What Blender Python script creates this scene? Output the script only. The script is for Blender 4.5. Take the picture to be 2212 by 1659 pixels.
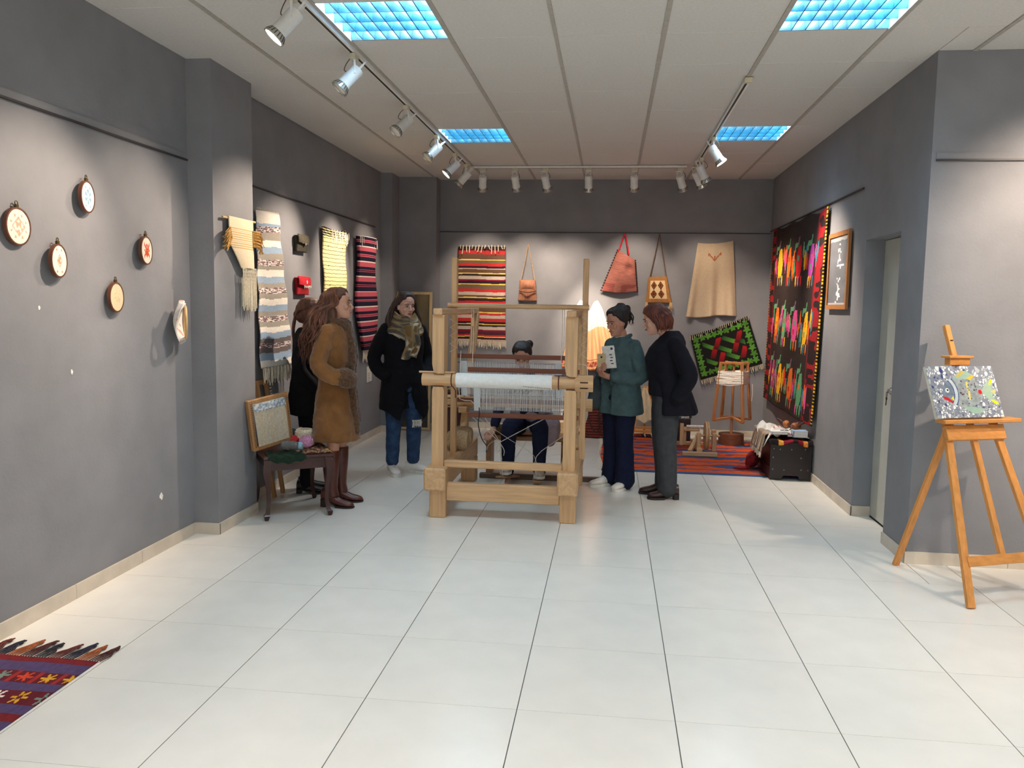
import bpy, bmesh, math, random
import numpy as np
from mathutils import Vector, Matrix

for o in list(bpy.data.objects): bpy.data.objects.remove(o, do_unlink=True)
SC = bpy.context.scene
COL = SC.collection
rnd = random.Random(7)
PI = math.pi

# ------------------------------------------------------------------ camera
FL, PITCH, YAW, ROLL, CAMH = 1765.66, .0971, .1185, .0164, 1.5517
HC = 3.0595                                   # ceiling height
cd = bpy.data.cameras.new('camera'); cam = bpy.data.objects.new('camera', cd); COL.objects.link(cam)
cd.sensor_fit = 'HORIZONTAL'; cd.sensor_width = 36; cd.lens = FL/2212*36
cd.clip_start = .05; cd.clip_end = 60
_f = Vector((-math.sin(YAW)*math.cos(PITCH), math.cos(YAW)*math.cos(PITCH), -math.sin(PITCH)))
_r = Vector((math.cos(YAW), math.sin(YAW), 0)); _u = _r.cross(_f)
_R = _r*math.cos(ROLL)+_u*math.sin(ROLL); _U = -_r*math.sin(ROLL)+_u*math.cos(ROLL)
cam.matrix_world = Matrix(((_R.x,_U.x,-_f.x,0),(_R.y,_U.y,-_f.y,0),(_R.z,_U.z,-_f.z,CAMH),(0,0,0,1)))
SC.camera = cam

# ------------------------------------------------------------------ world, exposure
w = bpy.data.worlds.new('world'); SC.world = w; w.use_nodes = True
w.node_tree.nodes['Background'].inputs[0].default_value = (.55,.6,.66,1)
w.node_tree.nodes['Background'].inputs[1].default_value = .3
SC.view_settings.view_transform = 'Standard'; SC.view_settings.look = 'None'
SC.view_settings.gamma = 1; SC.view_settings.use_curve_mapping = False
SC.view_settings.exposure = 0.0
PANEL_W = 52.0         # watts of each fluorescent ceiling panel
PANEL_C = (.66,.86,1.0)
PANEL_C2 = (1.0,.96,.92)    # tint of the added panels outside the view
SPOT_C = (1.0,.80,.62)

# added fill lamp behind the viewer, brightens the room from an invented window
dl = bpy.data.lights.new('added_daylight_fill','AREA'); dl.shape='RECTANGLE'; dl.size=6.4; dl.size_y=2.2; dl.energy=70; dl.color=(1.0,.93,.85)
dlo = bpy.data.objects.new('added_daylight_fill', dl); COL.objects.link(dlo); dlo.location=(1.1,-2.5,1.43); dlo.rotation_euler=(math.radians(90),0,0)

# ------------------------------------------------------------------ helpers
def lin(r,g,b):
    f = lambda c: (c/255/12.92) if c/255<=.04045 else ((c/255+.055)/1.055)**2.4
    return (f(r),f(g),f(b))
def V(*a): return Vector(a)

_M = {}
def mat(name, col, rough=.6, var=.08, scale=25, bump=0, bscale=180, metal=0, spec=.5, stretch=(1,1,1), sheen=0, emit=None, es=0, detail=4):
    if name in _M: return _M[name]
    m = bpy.data.materials.new(name); m.use_nodes = True; nt = m.node_tree; n = nt.nodes; L = nt.links
    b = n['Principled BSDF']
    tc = n.new('ShaderNodeTexCoord'); mp = n.new('ShaderNodeMapping'); mp.inputs['Scale'].default_value = stretch
    L.new(tc.outputs['Object'], mp.inputs['Vector'])
    no = n.new('ShaderNodeTexNoise'); no.inputs['Scale'].default_value = scale; no.inputs['Detail'].default_value = detail
    L.new(mp.outputs[0], no.inputs['Vector'])
    r = n.new('ShaderNodeValToRGB')
    a = [max(0,c*(1-var*1.6)) for c in col]; z = [min(1,c*(1+var*1.6)) for c in col]
    r.color_ramp.elements[0].position = .3; r.color_ramp.elements[1].position = .7
    r.color_ramp.elements[0].color = (*a,1); r.color_ramp.elements[1].color = (*z,1)
    L.new(no.outputs['Fac'], r.inputs[0]); L.new(r.outputs[0], b.inputs['Base Color'])
    b.inputs['Roughness'].default_value = rough; b.inputs['Metallic'].default_value = metal
    b.inputs['Specular IOR Level'].default_value = spec
    if sheen: b.inputs['Sheen Weight'].default_value = sheen
    if bump:
        n2 = n.new('ShaderNodeTexNoise'); n2.inputs['Scale'].default_value = bscale; n2.inputs['Detail'].default_value = 3
        L.new(mp.outputs[0], n2.inputs['Vector'])
        bp = n.new('ShaderNodeBump'); bp.inputs['Strength'].default_value = bump; bp.inputs['Distance'].default_value = .004
        L.new(n2.outputs['Fac'], bp.inputs['Height']); L.new(bp.outputs[0], b.inputs['Normal'])
    if emit:
        b.inputs['Emission Color'].default_value = (*emit,1); b.inputs['Emission Strength'].default_value = es
    _M[name] = m; return m
def wood(name, col, axis='z', rough=.5, var=.10):
    s = {'x':(1,14,14),'y':(14,1,14),'z':(14,14,1)}[axis]
    return mat(name+'_'+axis, col, rough, var, 3.2, .12, 9, stretch=s, detail=6)
def dyed(name='dyed', rough=.9, bump=.5, bscale=420, var=.07, sheen=0):
    """woven cloth whose dyed colours come from the mesh's colour attribute"""
    if name in _M: return _M[name]
    m = bpy.data.materials.new(name); m.use_nodes = True; nt = m.node_tree; n = nt.nodes; L = nt.links
    b = n['Principled BSDF']; at = n.new('ShaderNodeAttribute'); at.attribute_name = 'Col'
    tc = n.new('ShaderNodeTexCoord'); no = n.new('ShaderNodeTexNoise'); no.inputs['Scale'].default_value = bscale*.25
    L.new(tc.outputs['Object'], no.inputs['Vector'])
    mr = n.new('ShaderNodeMapRange'); mr.inputs[1].default_value=.3; mr.inputs[2].default_value=.7; mr.inputs[3].default_value = 1-var; mr.inputs[4].default_value = 1+var
    L.new(no.outputs['Fac'], mr.inputs[0])
    mx = n.new('ShaderNodeMix'); mx.data_type='RGBA'; mx.blend_type='MULTIPLY'; mx.inputs[0].default_value = 1
    L.new(at.outputs['Color'], mx.inputs[6]); L.new(mr.outputs[0], mx.inputs[7]); L.new(mx.outputs[2], b.inputs['Base Color'])
    n2 = n.new('ShaderNodeTexNoise'); n2.inputs['Scale'].default_value = bscale
    L.new(tc.outputs['Object'], n2.inputs['Vector'])
    bp = n.new('ShaderNodeBump'); bp.inputs['Strength'].default_value = bump; bp.inputs['Distance'].default_value = .003
    L.new(n2.outputs['Fac'], bp.inputs['Height']); L.new(bp.outputs[0], b.inputs['Normal'])
    b.inputs['Roughness'].default_value = rough; b.inputs['Specular IOR Level'].default_value = .25
    if sheen: b.inputs['Sheen Weight'].default_value = sheen
    _M[name] = m; return m

def thing(name, label, cat, loc=(0,0,0), rotz=0, group=None):
    o = bpy.data.objects.new(name, None); COL.objects.link(o)
    o.location = loc; o.rotation_euler = (0,0,rotz); o.empty_display_size = .1
    o['label'] = label; o['category'] = cat
    if group: o['group'] = group
    return o
def tag(o, label=None, cat=None, group=None, kind=None):
    if label: o['label'] = label
    if cat: o['category'] = cat
    if group: o['group'] = group
    if kind: o['kind'] = kind
    return o
def link(name, me, m=None, parent=None, loc=(0,0,0), rot=(0,0,0)):
    o = bpy.data.objects.new(name, me); COL.objects.link(o)
    if m and not me.materials: me.materials.append(m)
    if parent: o.parent = parent
    o.location = loc; o.rotation_euler = rot
    return o

def frame_of(d):
    d = d.normalized(); a = Vector((0,0,1)) if abs(d.z)<.9 else Vector((1,0,0))
    x = a.cross(d).normalized(); y = d.cross(x)
    return x, y
def crom(P, k):
    """Catmull-Rom resample of a list of tuples"""
    P = [np.array(p,float) for p in P]; 
    if len(P)<3: 
        return [tuple(P[0]+(P[1]-P[0])*i/k) for i in range(k+1)]
    Q = [2*P[0]-P[1]]+P+[2*P[-1]-P[-2]]; out = []
    for i in range(1,len(Q)-2):
        a,b,c,d = Q[i-1:i+3]
        for j in range(k):
            t = j/k
            out.append(tuple(.5*((2*b)+(-a+c)*t+(2*a-5*b+4*c-d)*t*t+(-a+3*b-3*c+d)*t**3)))
    out.append(tuple(P[-1])); return out

class B:
    """collects geometry; .obj() links it as ONE mesh object"""
    def __init__(s, off=(0,0,0)): s.v=[]; s.f=[]; s.off=Vector(off)
    def add(s, vs, fs):
        k=len(s.v); s.v += [tuple(x) for x in vs]; s.f += [tuple(i+k for i in f) for f in fs]; return s
    def box(s, c, sz, rot=None, bev=0):
        x,y,z = sz[0]/2,sz[1]/2,sz[2]/2
        if not bev:
            vs=[Vector(p) for p in ((-x,-y,-z),(x,-y,-z),(x,y,-z),(-x,y,-z),(-x,-y,z),(x,-y,z),(x,y,z),(-x,y,z))]
            fs=[(0,3,2,1),(4,5,6,7),(0,1,5,4),(1,2,6,5),(2,3,7,6),(3,0,4,7)]
        else:
            bm=bmesh.new(); bmesh.ops.create_cube(bm,size=1)
            for q in bm.verts: q.co=Vector((q.co.x*sz[0],q.co.y*sz[1],q.co.z*sz[2]))
            bmesh.ops.bevel(bm,geom=bm.edges[:],offset=bev,segments=1,affect='EDGES')
            bm.verts.index_update(); vs=[q.co.copy() for q in bm.verts]; fs=[tuple(q.index for q in f.verts) for f in bm.faces]; bm.free()
        if rot is not None: vs=[rot@p for p in vs]
        c=Vector(c); return s.add([p+c for p in vs],fs)
    def bb(s, a, b, bev=0):      # box by two corners
        return s.box([(a[i]+b[i])/2 for i in range(3)],[abs(b[i]-a[i]) for i in range(3)],None,bev)
    def bar(s, p0, p1, w, t, up=(0,0,1), bev=0):   # rectangular bar between two points
        p0,p1=Vector(p0),Vector(p1); d=(p1-p0); l=d.length; d.normalize(); u=Vector(up)
        x=u.cross(d)
        if x.length<1e-4: x=Vector((1,0,0)).cross(d)
        x.normalize(); y=d.cross(x)
        R=Matrix((x,y,d)).transposed()
        return s.box((p0+p1)/2,(w,t,l),R,bev)
    def cyl(s, p0, p1, r0, r1=None, n=14, caps=True):
        r1=r0 if r1 is None else r1; p0,p1=Vector(p0),Vector(p1); x,y=frame_of(p1-p0); vs=[]
        for p,r in ((p0,r0),(p1,r1)):
            for i in range(n):
                a=2*PI*i/n; vs.append(p+x*(r*math.cos(a))+y*(r*math.sin(a)))
        fs=[(i,(i+1)%n,n+(i+1)%n,n+i) for i in range(n)]
        if caps: fs+=[tuple(range(n-1,-1,-1)),tuple(range(n,2*n))]
        return s.add(vs,fs)
    def tube(s, pts, r, n=6, k=0, caps=True):
        """swept circle; r number or list"""
        if not hasattr(r,'__len__'): r=[r]*len(pts)
        if k:
            q=crom([(*p,rr) for p,rr in zip(pts,r)],k); pts=[p[:3] for p in q]; r=[max(p[3],1e-4) for p in q]
        P=[Vector(p) for p in pts]; vs=[]; N=len(P); px=None
        for i in range(N):
            d=(P[min(i+1,N-1)]-P[max(i-1,0)])
            if d.length<1e-7: d=Vector((0,0,1))
            d.normalize()
            if px is None: x,y=frame_of(d)
            else:
                x=px-d*px.dot(d)
                if x.length<1e-5: x,_=frame_of(d)
                x.normalize(); y=d.cross(x)
            px=x
            for j in range(n):
                a=2*PI*j/n; vs.append(P[i]+x*(r[i]*math.cos(a))+y*(r[i]*math.sin(a)))
        fs=[(i*n+j,i*n+(j+1)%n,(i+1)*n+(j+1)%n,(i+1)*n+j) for i in range(N-1) for j in range(n)]
        if caps: fs+=[tuple(range(n-1,-1,-1)),tuple(range((N-1)*n,N*n))]
        return s.add(vs,fs)
    def limb(s, pts, r, n=14, k=4):
        """tube with rounded ends for bodies and sleeves"""
        P=[Vector(p) for p in pts]; d0=(P[0]-P[1]).normalized(); d1=(P[-1]-P[-2]).normalized()
        q=crom([(*p,rr) for p,rr in zip(pts,r)],k)
        pp=[(*(P[0]+d0*r[0]*.75),r[0]*.3),(*(P[0]+d0*r[0]*.45),r[0]*.75)]+[tuple(x) for x in q]+[(*(P[-1]+d1*r[-1]*.45),r[-1]*.75),(*(P[-1]+d1*r[-1]*.75),r[-1]*.3)]
        return s.tube([x[:3] for x in pp],[x[3] for x in pp],n)
    def loft(s, rings):
        """rings: equal-length lists of points, capped"""
        n=len(rings[0]); vs=[p for r in rings for p in r]; N=len(rings)
        fs=[(i*n+j,i*n+(j+1)%n,(i+1)*n+(j+1)%n,(i+1)*n+j) for i in range(N-1) for j in range(n)]
        fs+=[tuple(range(n-1,-1,-1)),tuple(range((N-1)*n,N*n))]
        return s.add(vs,fs)
    def ell(s, c, r, rot=None, nu=14, nv=9):
        c=Vector(c); rings=[]
        for i in range(nv):
            t=-PI/2+PI*(i+.5)/nv if nv else 0
            t=-PI/2*.97+PI*.97*i/(nv-1); ring=[]
            for j in range(nu):
                a=2*PI*j/nu; p=Vector((r[0]*math.cos(t)*math.cos(a),r[1]*math.cos(t)*math.sin(a),r[2]*math.sin(t)))
                if rot is not None: p=rot@p
                ring.append(c+p)
            rings.append(ring)
        return s.loft(rings)
    def prism(s, poly, p0, ux, uy, d):
        """flat polygon (2D list) in the plane p0,ux,uy extruded by vector d"""
        p0,ux,uy,d=Vector(p0),Vector(ux),Vector(uy),Vector(d); n=len(poly)
        a=[p0+ux*x+uy*y for x,y in poly]; vs=a+[p+d for p in a]
        fs=[tuple(range(n-1,-1,-1)),tuple(range(n,2*n))]+[(i,(i+1)%n,n+(i+1)%n,n+i) for i in range(n)]
        return s.add(vs,fs)
    def mesh(s, name, smooth=False):
        me=bpy.data.meshes.new(name); o=s.off
        me.from_pydata([(x-o.x,y-o.y,z-o.z) for x,y,z in s.v],[],s.f)
        bm=bmesh.new(); bm.from_mesh(me); bmesh.ops.recalc_face_normals(bm,faces=bm.faces); bm.to_mesh(me); bm.free()
        if smooth:
            me.polygons.foreach_set('use_smooth',[True]*len(me.polygons))
            try: me.set_sharp_from_angle(angle=math.radians(45))
            except Exception: pass
        me.update(); return me
    def obj(s, name, m, parent=None, smooth=False, **k):
        return link(name, s.mesh(name,smooth), m, parent, **k)
def remesh(o, vox=.006, it=4, fold=0, fs=.12, depth=2):
    m=o.modifiers.new('remesh','REMESH'); m.mode='VOXEL'; m.voxel_size=vox; m.use_smooth_shade=True
    if it: m=o.modifiers.new('smooth','SMOOTH'); m.iterations=it; m.factor=.5
    if fold:
        t=bpy.data.textures.new('folds','CLOUDS'); t.noise_scale=fs; t.noise_depth=depth
        m=o.modifiers.new('folds','DISPLACE'); m.texture=t; m.strength=fold; m.mid_level=.5; m.texture_coords='LOCAL'
    return o

# ---- dyed panels: a grid of faces, colours worked out per face
def panel(name, nu, nv, pos, paint, m, parent, thick=.004, off=(0,0,0), solid=True):
    u=np.linspace(0,1,nu+1); v=np.linspace(0,1,nv+1); U,Vv=np.meshgrid(u,v)
    P=np.stack([np.broadcast_to(np.asarray(a,float),U.shape) for a in pos(U,Vv)],-1).reshape(-1,3)-np.array(off)
    idx=np.arange((nu+1)*(nv+1)).reshape(nv+1,nu+1)
    F=np.stack([idx[1:,:-1],idx[1:,1:],idx[:-1,1:],idx[:-1,:-1]],-1).reshape(-1,4)
    me=bpy.data.meshes.new(name); me.from_pydata(P.tolist(),[],F.tolist())
    uc=(u[:-1]+u[1:])/2; vc=(v[:-1]+v[1:])/2; UC,VC=np.meshgrid(uc,vc)
    C=np.asarray(paint(UC,VC),float).reshape(-1,3)
    ca=me.color_attributes.new('Col','FLOAT_COLOR','CORNER')
    C4=np.ones((len(C),4)); C4[:,:3]=C; ca.data.foreach_set('color',np.repeat(C4,4,0).ravel())
    me.polygons.foreach_set('use_smooth',[True]*len(me.polygons)); me.update()
    o=link(name,me,m,parent)
    if solid:
        s=o.modifiers.new('thick','SOLIDIFY'); s.thickness=thick; s.offset=-1
    return o
def stripes(spec):
    """spec: list of (end position 0..1, rgb) down v"""
    e=np.array([s[0] for s in spec]); c=np.array([s[1] for s in spec])
    def f(U,Vv): return c[np.clip(np.searchsorted(e,Vv.clip(0,.9999)),0,len(e)-1)]
    return f
def inpoly(U,Vv,poly):
    r=np.zeros(U.shape,bool); n=len(poly); j=n-1
    for i in range(n):
        xi,yi=poly[i]; xj,yj=poly[j]
        if yi!=yj: r^=((yi>Vv)!=(yj>Vv))&(U<(xj-xi)*(Vv-yi)/(yj-yi)+xi)
        j=i
    return r
def vnoise(U,Vv,su,sv,seed=0):
    g=np.random.RandomState(seed).rand(64,64); x=U*su; y=Vv*sv; i=np.floor(x).astype(int); j=np.floor(y).astype(int); a=x-i; b=y-j
    a=a*a*(3-2*a); b=b*b*(3-2*b); G=lambda p,q: g[q%64,p%64]
    return (G(i,j)*(1-a)+G(i+1,j)*a)*(1-b)+(G(i,j+1)*(1-a)+G(i+1,j+1)*a)*b
def fringe(name, tops, length, r, m, parent, drop=(0,0,-1), jit=.25, off=(0,0,0), n=4, seed=1, sway=.15):
    q=random.Random(seed); b=B(off); d=Vector(drop)
    for t in tops:
        t=Vector(t); l=length*(1+q.uniform(-jit,jit)); sx=Vector((q.uniform(-1,1),q.uniform(-1,1),0))*length*sway
        p=[t,t+d*l*.5+sx*.4,t+d*l+sx]
        b.tube(p,[r,r*1.05,r*.8],n,2)
    return tag(b.obj(name,m,parent),kind='stuff')
# ================================================================== THE ROOM
WALLC = lin(132,133,138)
M_wall = mat('grey_wall_paint', WALLC, .75, .05, 3.5, .25, 60, spec=.3)
M_tile = mat('white_floor_tile', lin(228,224,215), .24, .02, 5, .02, 40, spec=.5)
M_grout = mat('grey_grout', lin(88,88,86), .9, .1, 40)
M_ceil = mat('ceiling_tile_board', lin(212,210,206), .9, .03, 60, .35, 500, spec=.2)
M_grid = mat('ceiling_grid_metal', lin(170,166,158), .6, .06, 20)
M_gap = mat('ceiling_gap_dark', lin(120,118,114), .9)
M_skirt = mat('beige_skirting_tile', lin(205,194,178), .4, .06, 9)
M_white = mat('white_painted_metal', lin(232,232,228), .35, .03)
M_black = mat('black_slot', lin(14,14,15), .5)
M_dark = mat('dark_metal', lin(45,42,42), .45, .1, metal=.6)

def poly_wall(name, poly, label, z0=0, z1=HC+.12, m=None):
    b=B(); b.prism(poly,(0,0,z0),(1,0,0),(0,1,0),(0,0,z1-z0))
    return tag(b.obj(name,m or M_wall),label,'wall',kind='structure')
XR=1.85
poly_wall('wall_left',[(-2.95,-2.5),(-2.71,-2.5),(-2.71,5.04),(-2.543,5.04),(-2.543,5.63),(-2.72,5.63),(-2.72,9.5),(-2.95,9.5)],'grey painted wall along the left with a shallow pillar')
poly_wall('wall_back',[(-2.95,9.5),(-2.58,9.5),(-2.58,9.82),(-2.12,9.82),(-2.12,10.05),(XR,10.05),(XR,10.3),(-2.95,10.3)],'grey painted wall at the far end behind the loom')
poly_wall('wall_right',[(XR,10.3),(XR,6.35),(2.35,6.35),(2.35,10.3)],'grey painted wall on the right carrying the large dark kilim')
poly_wall('wall_right_front',[(XR,5.18),(5.2,5.18),(5.2,5.5),(2.35,5.62),(XR,5.62)],'grey painted wall and pier behind the wooden easel')
poly_wall('wall_right_lintel',[(XR,5.62),(XR,6.35),(2.35,6.35),(2.35,5.62)],'grey wall above the recessed doorway on the right',z0=2.065)
wb=B()
for a_,c_ in (((-2.95,-2.7,0),(-2.2,-2.5,HC+.1)),((4.4,-2.7,0),(5.2,-2.5,HC+.1)),((-2.2,-2.7,0),(4.4,-2.5,.25)),((-2.2,-2.7,2.6),(4.4,-2.5,HC+.1))): wb.bb(a_,c_)
tag(wb.obj('wall_behind',M_wall),'grey wall with an added window opening behind the viewer','wall',kind='structure')
wf=B()  # invented window front, never in view, goes with the added daylight lamp
for k in range(5): wf.bb((-2.2+1.63*k,-2.64,.25),(-2.14+1.63*k,-2.56,2.6))
wf.bb((-2.2,-2.64,.25),(4.4,-2.56,.31)); wf.bb((-2.2,-2.64,2.54),(4.4,-2.56,2.6))
wn=tag(wf.obj('window_1',mat('added_window_metal',lin(90,90,92),.4,metal=.4)),'added unseen window front behind the viewer','window',kind='structure')
for k in range(4):
    B().bb((-2.14+1.63*k,-2.605,.31),(-.57+1.63*k,-2.597,2.54)).obj('pane',mat('added_window_glass',(.8,.85,.85),.05),wn)
poly_wall('wall_far_right',[(5.0,-2.5),(5.2,-2.5),(5.2,5.18),(5.0,5.18)],'grey wall at the far right of the front room')

# ---- floor: grout bed with single tiles
b=B(); b.bb((-2.95,-2.7,-.15),(5.2,10.3,-.004)); fl=tag(b.obj('floor',M_grout),'white tiled gallery floor','floor',kind='structure')
X0,Y0,TS=-2.1169,2.9942,.6
_tm={}
def floor_tile(x0,x1,y0,y1):
    k=(round(x1-x0,3),round(y1-y0,3))
    if k not in _tm:
        w,d=k; _tm[k]=B().bb((-w/2,-d/2,-.010),(w/2,d/2,0)).mesh('floor_tile'); _tm[k].materials.append(M_tile)
    link('floor_tile',_tm[k],None,fl,((x0+x1)/2,(y0+y1)/2,0))
G=.0018
for i in range(-1,9):
    for j in range(-2,12):
        x0=X0+TS*i+G; x1=X0+TS*(i+1)-G; y0=Y0+TS*j+.0011; y1=Y0+TS*(j+1)-.0011
        x0=max(x0,-2.708)
        if y0>=5.18: lim=XR-.002
        else: lim=5
        if y0<5.18<y1 and x1>XR:
            if x0<XR: floor_tile(x0,XR-.002,y0,y1); floor_tile(XR+.002,x1,y0,5.178)
            else: floor_tile(x0,x1,y0,5.178)
            continue
        if 5.6<y1 and y0<6.3 and x0<XR<x1: lim=1.98
        x1=min(x1,lim)
        if j==11: y1=10.048
        if x1-x0>.02 and y1>y0: floor_tile(x0,x1,y0,y1)
b=B(); yb=Y0-2*TS-.002
b.bb((-2.708,-2.5,-.012),(5,yb,0)); b.bb((X0+TS*9,yb,-.012),(5,5.178,0)); b.obj('floor_paving',M_tile,fl)

# ---- ceiling: boards, grid bars, recessed fixtures
CX,CY=-.950,4.767
b=B(); b.bb((-2.95,-2.7,HC+.10),(5.2,10.3,HC+.2)); ce=tag(b.obj('ceiling',M_gap),'white suspended ceiling of square boards','ceiling',kind='structure')
FIX=[]
for bx in (-1,3):
    for by in (-1,4,-6,-11): FIX.append((bx,by))
FIX+=[(7,-6),(7,-1-2)]  # these and the rear rows are added panels, unseen, to brighten the near floor
_cm={}
def ceil_tile(x0,x1,y0,y1):
    k=(round(x1-x0,3),round(y1-y0,3))
    if k not in _cm:
        w,d=k; _cm[k]=B().bb((-w/2,-d/2,0),(w/2,d/2,.015),bev=.002).mesh('ceiling_board'); _cm[k].materials.append(M_ceil)
    link('ceiling_board',_cm[k],None,ce,((x0+x1)/2,(y0+y1)/2,HC+rnd.uniform(-.001,.001)))
for i in range(-3,6):
    for j in range(-4,9):
        if (i,j) in FIX: continue
        x0=CX+.6*i+.0015; x1=x0+.597; y0=CY+.6*j+.0015; y1=y0+.597
        x0=max(x0,-2.708); 
        if y0>5.0: x1=min(x1,XR-.002)
        elif y1>5.178 and x1>XR: 
            if x0<XR: ceil_tile(x0,XR-.002,y0,y1); ceil_tile(XR+.002,x1,y0,5.176); continue
            y1=5.176
        y1=min(y1,10.048)
        if x1-x0>.02: ceil_tile(x0,x1,y0,y1)
ya=CY-.6*4
b=B()   # plain boards behind the viewer and far right (out of sight)
ys=[-2.5]+sorted({CY+.6*j for j in (-11,-10,-6,-5)})+[ya]
for a,c in zip(ys[:-1],ys[1:]):
    jj=round((a-CY)/.6); xs=[-2.708]
    for (i,j) in FIX:
        if j==jj and abs(a-(CY+.6*j))<.01: xs+=[CX+.6*i,CX+.6*(i+1)]
    xs=sorted(xs)+[5.0]
    for p in range(0,len(xs)-1,2): b.bb((xs[p],a,HC),(xs[p+1],c,HC+.012))
xq=CX+.6*6
b.bb((xq,ya,HC),(5,CY-1.8,HC+.012)); b.bb((xq,CY-1.2,HC),(5,5.178,HC+.012)); b.bb((xq,CY-1.8,HC),(CX+4.2,CY-1.2,HC+.012)); b.bb((CX+4.8,CY-1.8,HC),(5,CY-1.2,HC+.012))
b.obj('ceiling_board_field',M_ceil,ce)
for i in range(-2,7):
    x=CX+.6*i; y1=10.048 if x<XR else 5.176
    wd=.026 if i!=1 else .02
    B().bb((x-wd/2,-2.4,HC-.006),(x+wd/2,y1,HC+.004)).obj('ceiling_grid_bar',M_grid,ce)

# ---- skirting tiles
def skirting(name,p0,p1,nrm,label,h=.075,ph=0):
    p0,p1,n=Vector((*p0,0)),Vector((*p1,0)),Vector((*nrm,0)); d=p1-p0; l=d.length; d.normalize()
    def rect(a,c,t0,t1,hh):
        q=[p0+d*a+n*t0,p0+d*c+n*t0,p0+d*c+n*t1,p0+d*a+n*t1]; bb=B()
        return bb.prism([(v.x,v.y) for v in q],(0,0,.0005),(1,0,0),(0,1,0),(0,0,hh))
    o=tag(rect(0,l,.0005,.007,h-.003).obj(name,M_grout),label,'baseboard',kind='structure')
    a=-ph
    while a<l:
        s,e=max(0,a)+.0015,min(l,a+.6)-.0015
        if e-s>.01: rect(s,e,.001,.012,h).obj('skirting_tile',M_skirt,o)
        a+=.6
skirting('baseboard_left',(-2.71,1.0),(-2.71,5.04),(1,0),'beige tiled baseboard along the left front wall',ph=.2)
skirting('baseboard_pillar_front',(-2.71,5.04),(-2.531,5.04),(0,-1),'short beige tiled baseboard on the pillar face')
skirting('baseboard_pillar',(-2.543,5.04),(-2.543,5.63),(1,0),'beige tiled baseboard along the pillar side')
skirting('baseboard_left_back',(-2.72,5.63),(-2.72,9.5),(1,0),'beige tiled baseboard under the hanging striped textiles')
skirting('baseboard_back_corner',(-2.72,9.5),(-2.58,9.5),(0,-1),'short beige baseboard in the far left corner')
skirting('baseboard_back_step',(-2.58,9.82),(-2.12,9.82),(0,-1),'beige baseboard below the leaning frame')
skirting('baseboard_back',(-2.12,10.05),(XR,10.05),(0,-1),'beige tiled baseboard along the far wall')
skirting('baseboard_right',(XR,6.338),(XR,10.05),(-1,0),'beige tiled baseboard along the right wall by the chest')
skirting('baseboard_door_jamb',(XR,6.35),(1.985,6.35),(0,-1),'short beige baseboard inside the door recess')
skirting('baseboard_pier',(XR,5.168),(XR,5.62),(-1,0),'beige tiled baseboard on the pier side beside the easel')
skirting('baseboard_right_front',(1.838,5.18),(4.9,5.18),(0,-1),'beige tiled baseboard behind the easel legs')

# ---- picture rails
M_rail = mat('picture_rail_line', lin(50,48,50), .5)
def rail(name,p0,p1,nrm,z,label,strip=True):
    p0,p1,n=Vector((*p0,z)),Vector((*p1,z)),Vector((*nrm,0))
    bb=B(); bb.bar(p0+n*.009,p1+n*.009,.014 if abs(nrm[0]) else .014,.010)
    o=tag(bb.obj(name,M_rail),label,'picture rail',kind='structure')
    if strip:
        c=B(); a,e=p0+n*.0045+V(0,0,.024),p1+n*.0045+V(0,0,.024)
        t=Vector((abs(n.x)*.009+abs((e-a).x)*.5*2,abs(n.y)*.009+abs((e-a).y),.036)); c.box((a+e)/2,[max(q,.009) for q in t]); c.obj('rail_strip',M_wall,o)
rail('trim_1',(-2.71,1.5),(-2.71,5.02),(1,0),2.43,'dark picture rail above the embroidery hoops')
rail('trim_2',(-2.72,6.0),(-2.72,9.25),(1,0),2.41,'dark picture rail above the hanging striped textiles',False)
rail('trim_3',(-2.12,10.05),(1.84,10.05),(0,-1),2.43,'thin picture rail across the far wall',False)
rail('trim_4',(XR,6.46),(XR,10.04),(-1,0),2.455,'dark picture rail above the large figured kilim',False)
rail('trim_5',(1.875,5.18),(4.9,5.18),(0,-1),2.437,'dark picture rail above the easel')

# ---- door in the recess
M_door=mat('pale_door_paint', lin(188,190,182), .5, .03, 6)
b=B(); b.bb((1.985,5.60,.012),(2.03,6.345,2.06)); d=tag(b.obj('door_1',M_door),'pale painted door set back in the right wall recess','door',kind='structure')
B().cyl((1.985,6.03,.985),(1.962,6.03,.985),.016,n=16).cyl((1.985,6.03,.985),(1.978,6.03,.985),.026,n=16).obj('lock',mat('steel',lin(205,200,195),.25,metal=.9),d)
B().bb((1.981,5.995,.02),(1.986,6.0,2.05)).obj('door_edge_line',M_dark,d)
kt=thing('key_bunch','small dark keys hanging from the lock of the pale door','keys',(1.958,6.03,.985))
bk=B((1.958,6.03,.985))
bk.tube([(1.955,6.03+.014*math.cos(a),.962+.018*math.sin(a)) for a in np.linspace(0,2*PI,14)],.002,5); bk.obj('key_ring',M_dark,kt)
for dy,l in ((.006,.062),(-.008,.05)):
    bk=B((1.958,6.03,.985)); z=.944
    bk.cyl((1.952+dy*.2,6.03+dy,z-.012),(1.956+dy*.2,6.03+dy,z-.012),.011,n=10); bk.bb((1.952+dy*.2,6.027+dy,z-l),(1.955+dy*.2,6.033+dy,z-.01)); bk.bb((1.952+dy*.2,6.027+dy,z-l),(1.955+dy*.2,6.040+dy,z-l+.012)); bk.obj('key',M_dark,kt)

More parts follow.
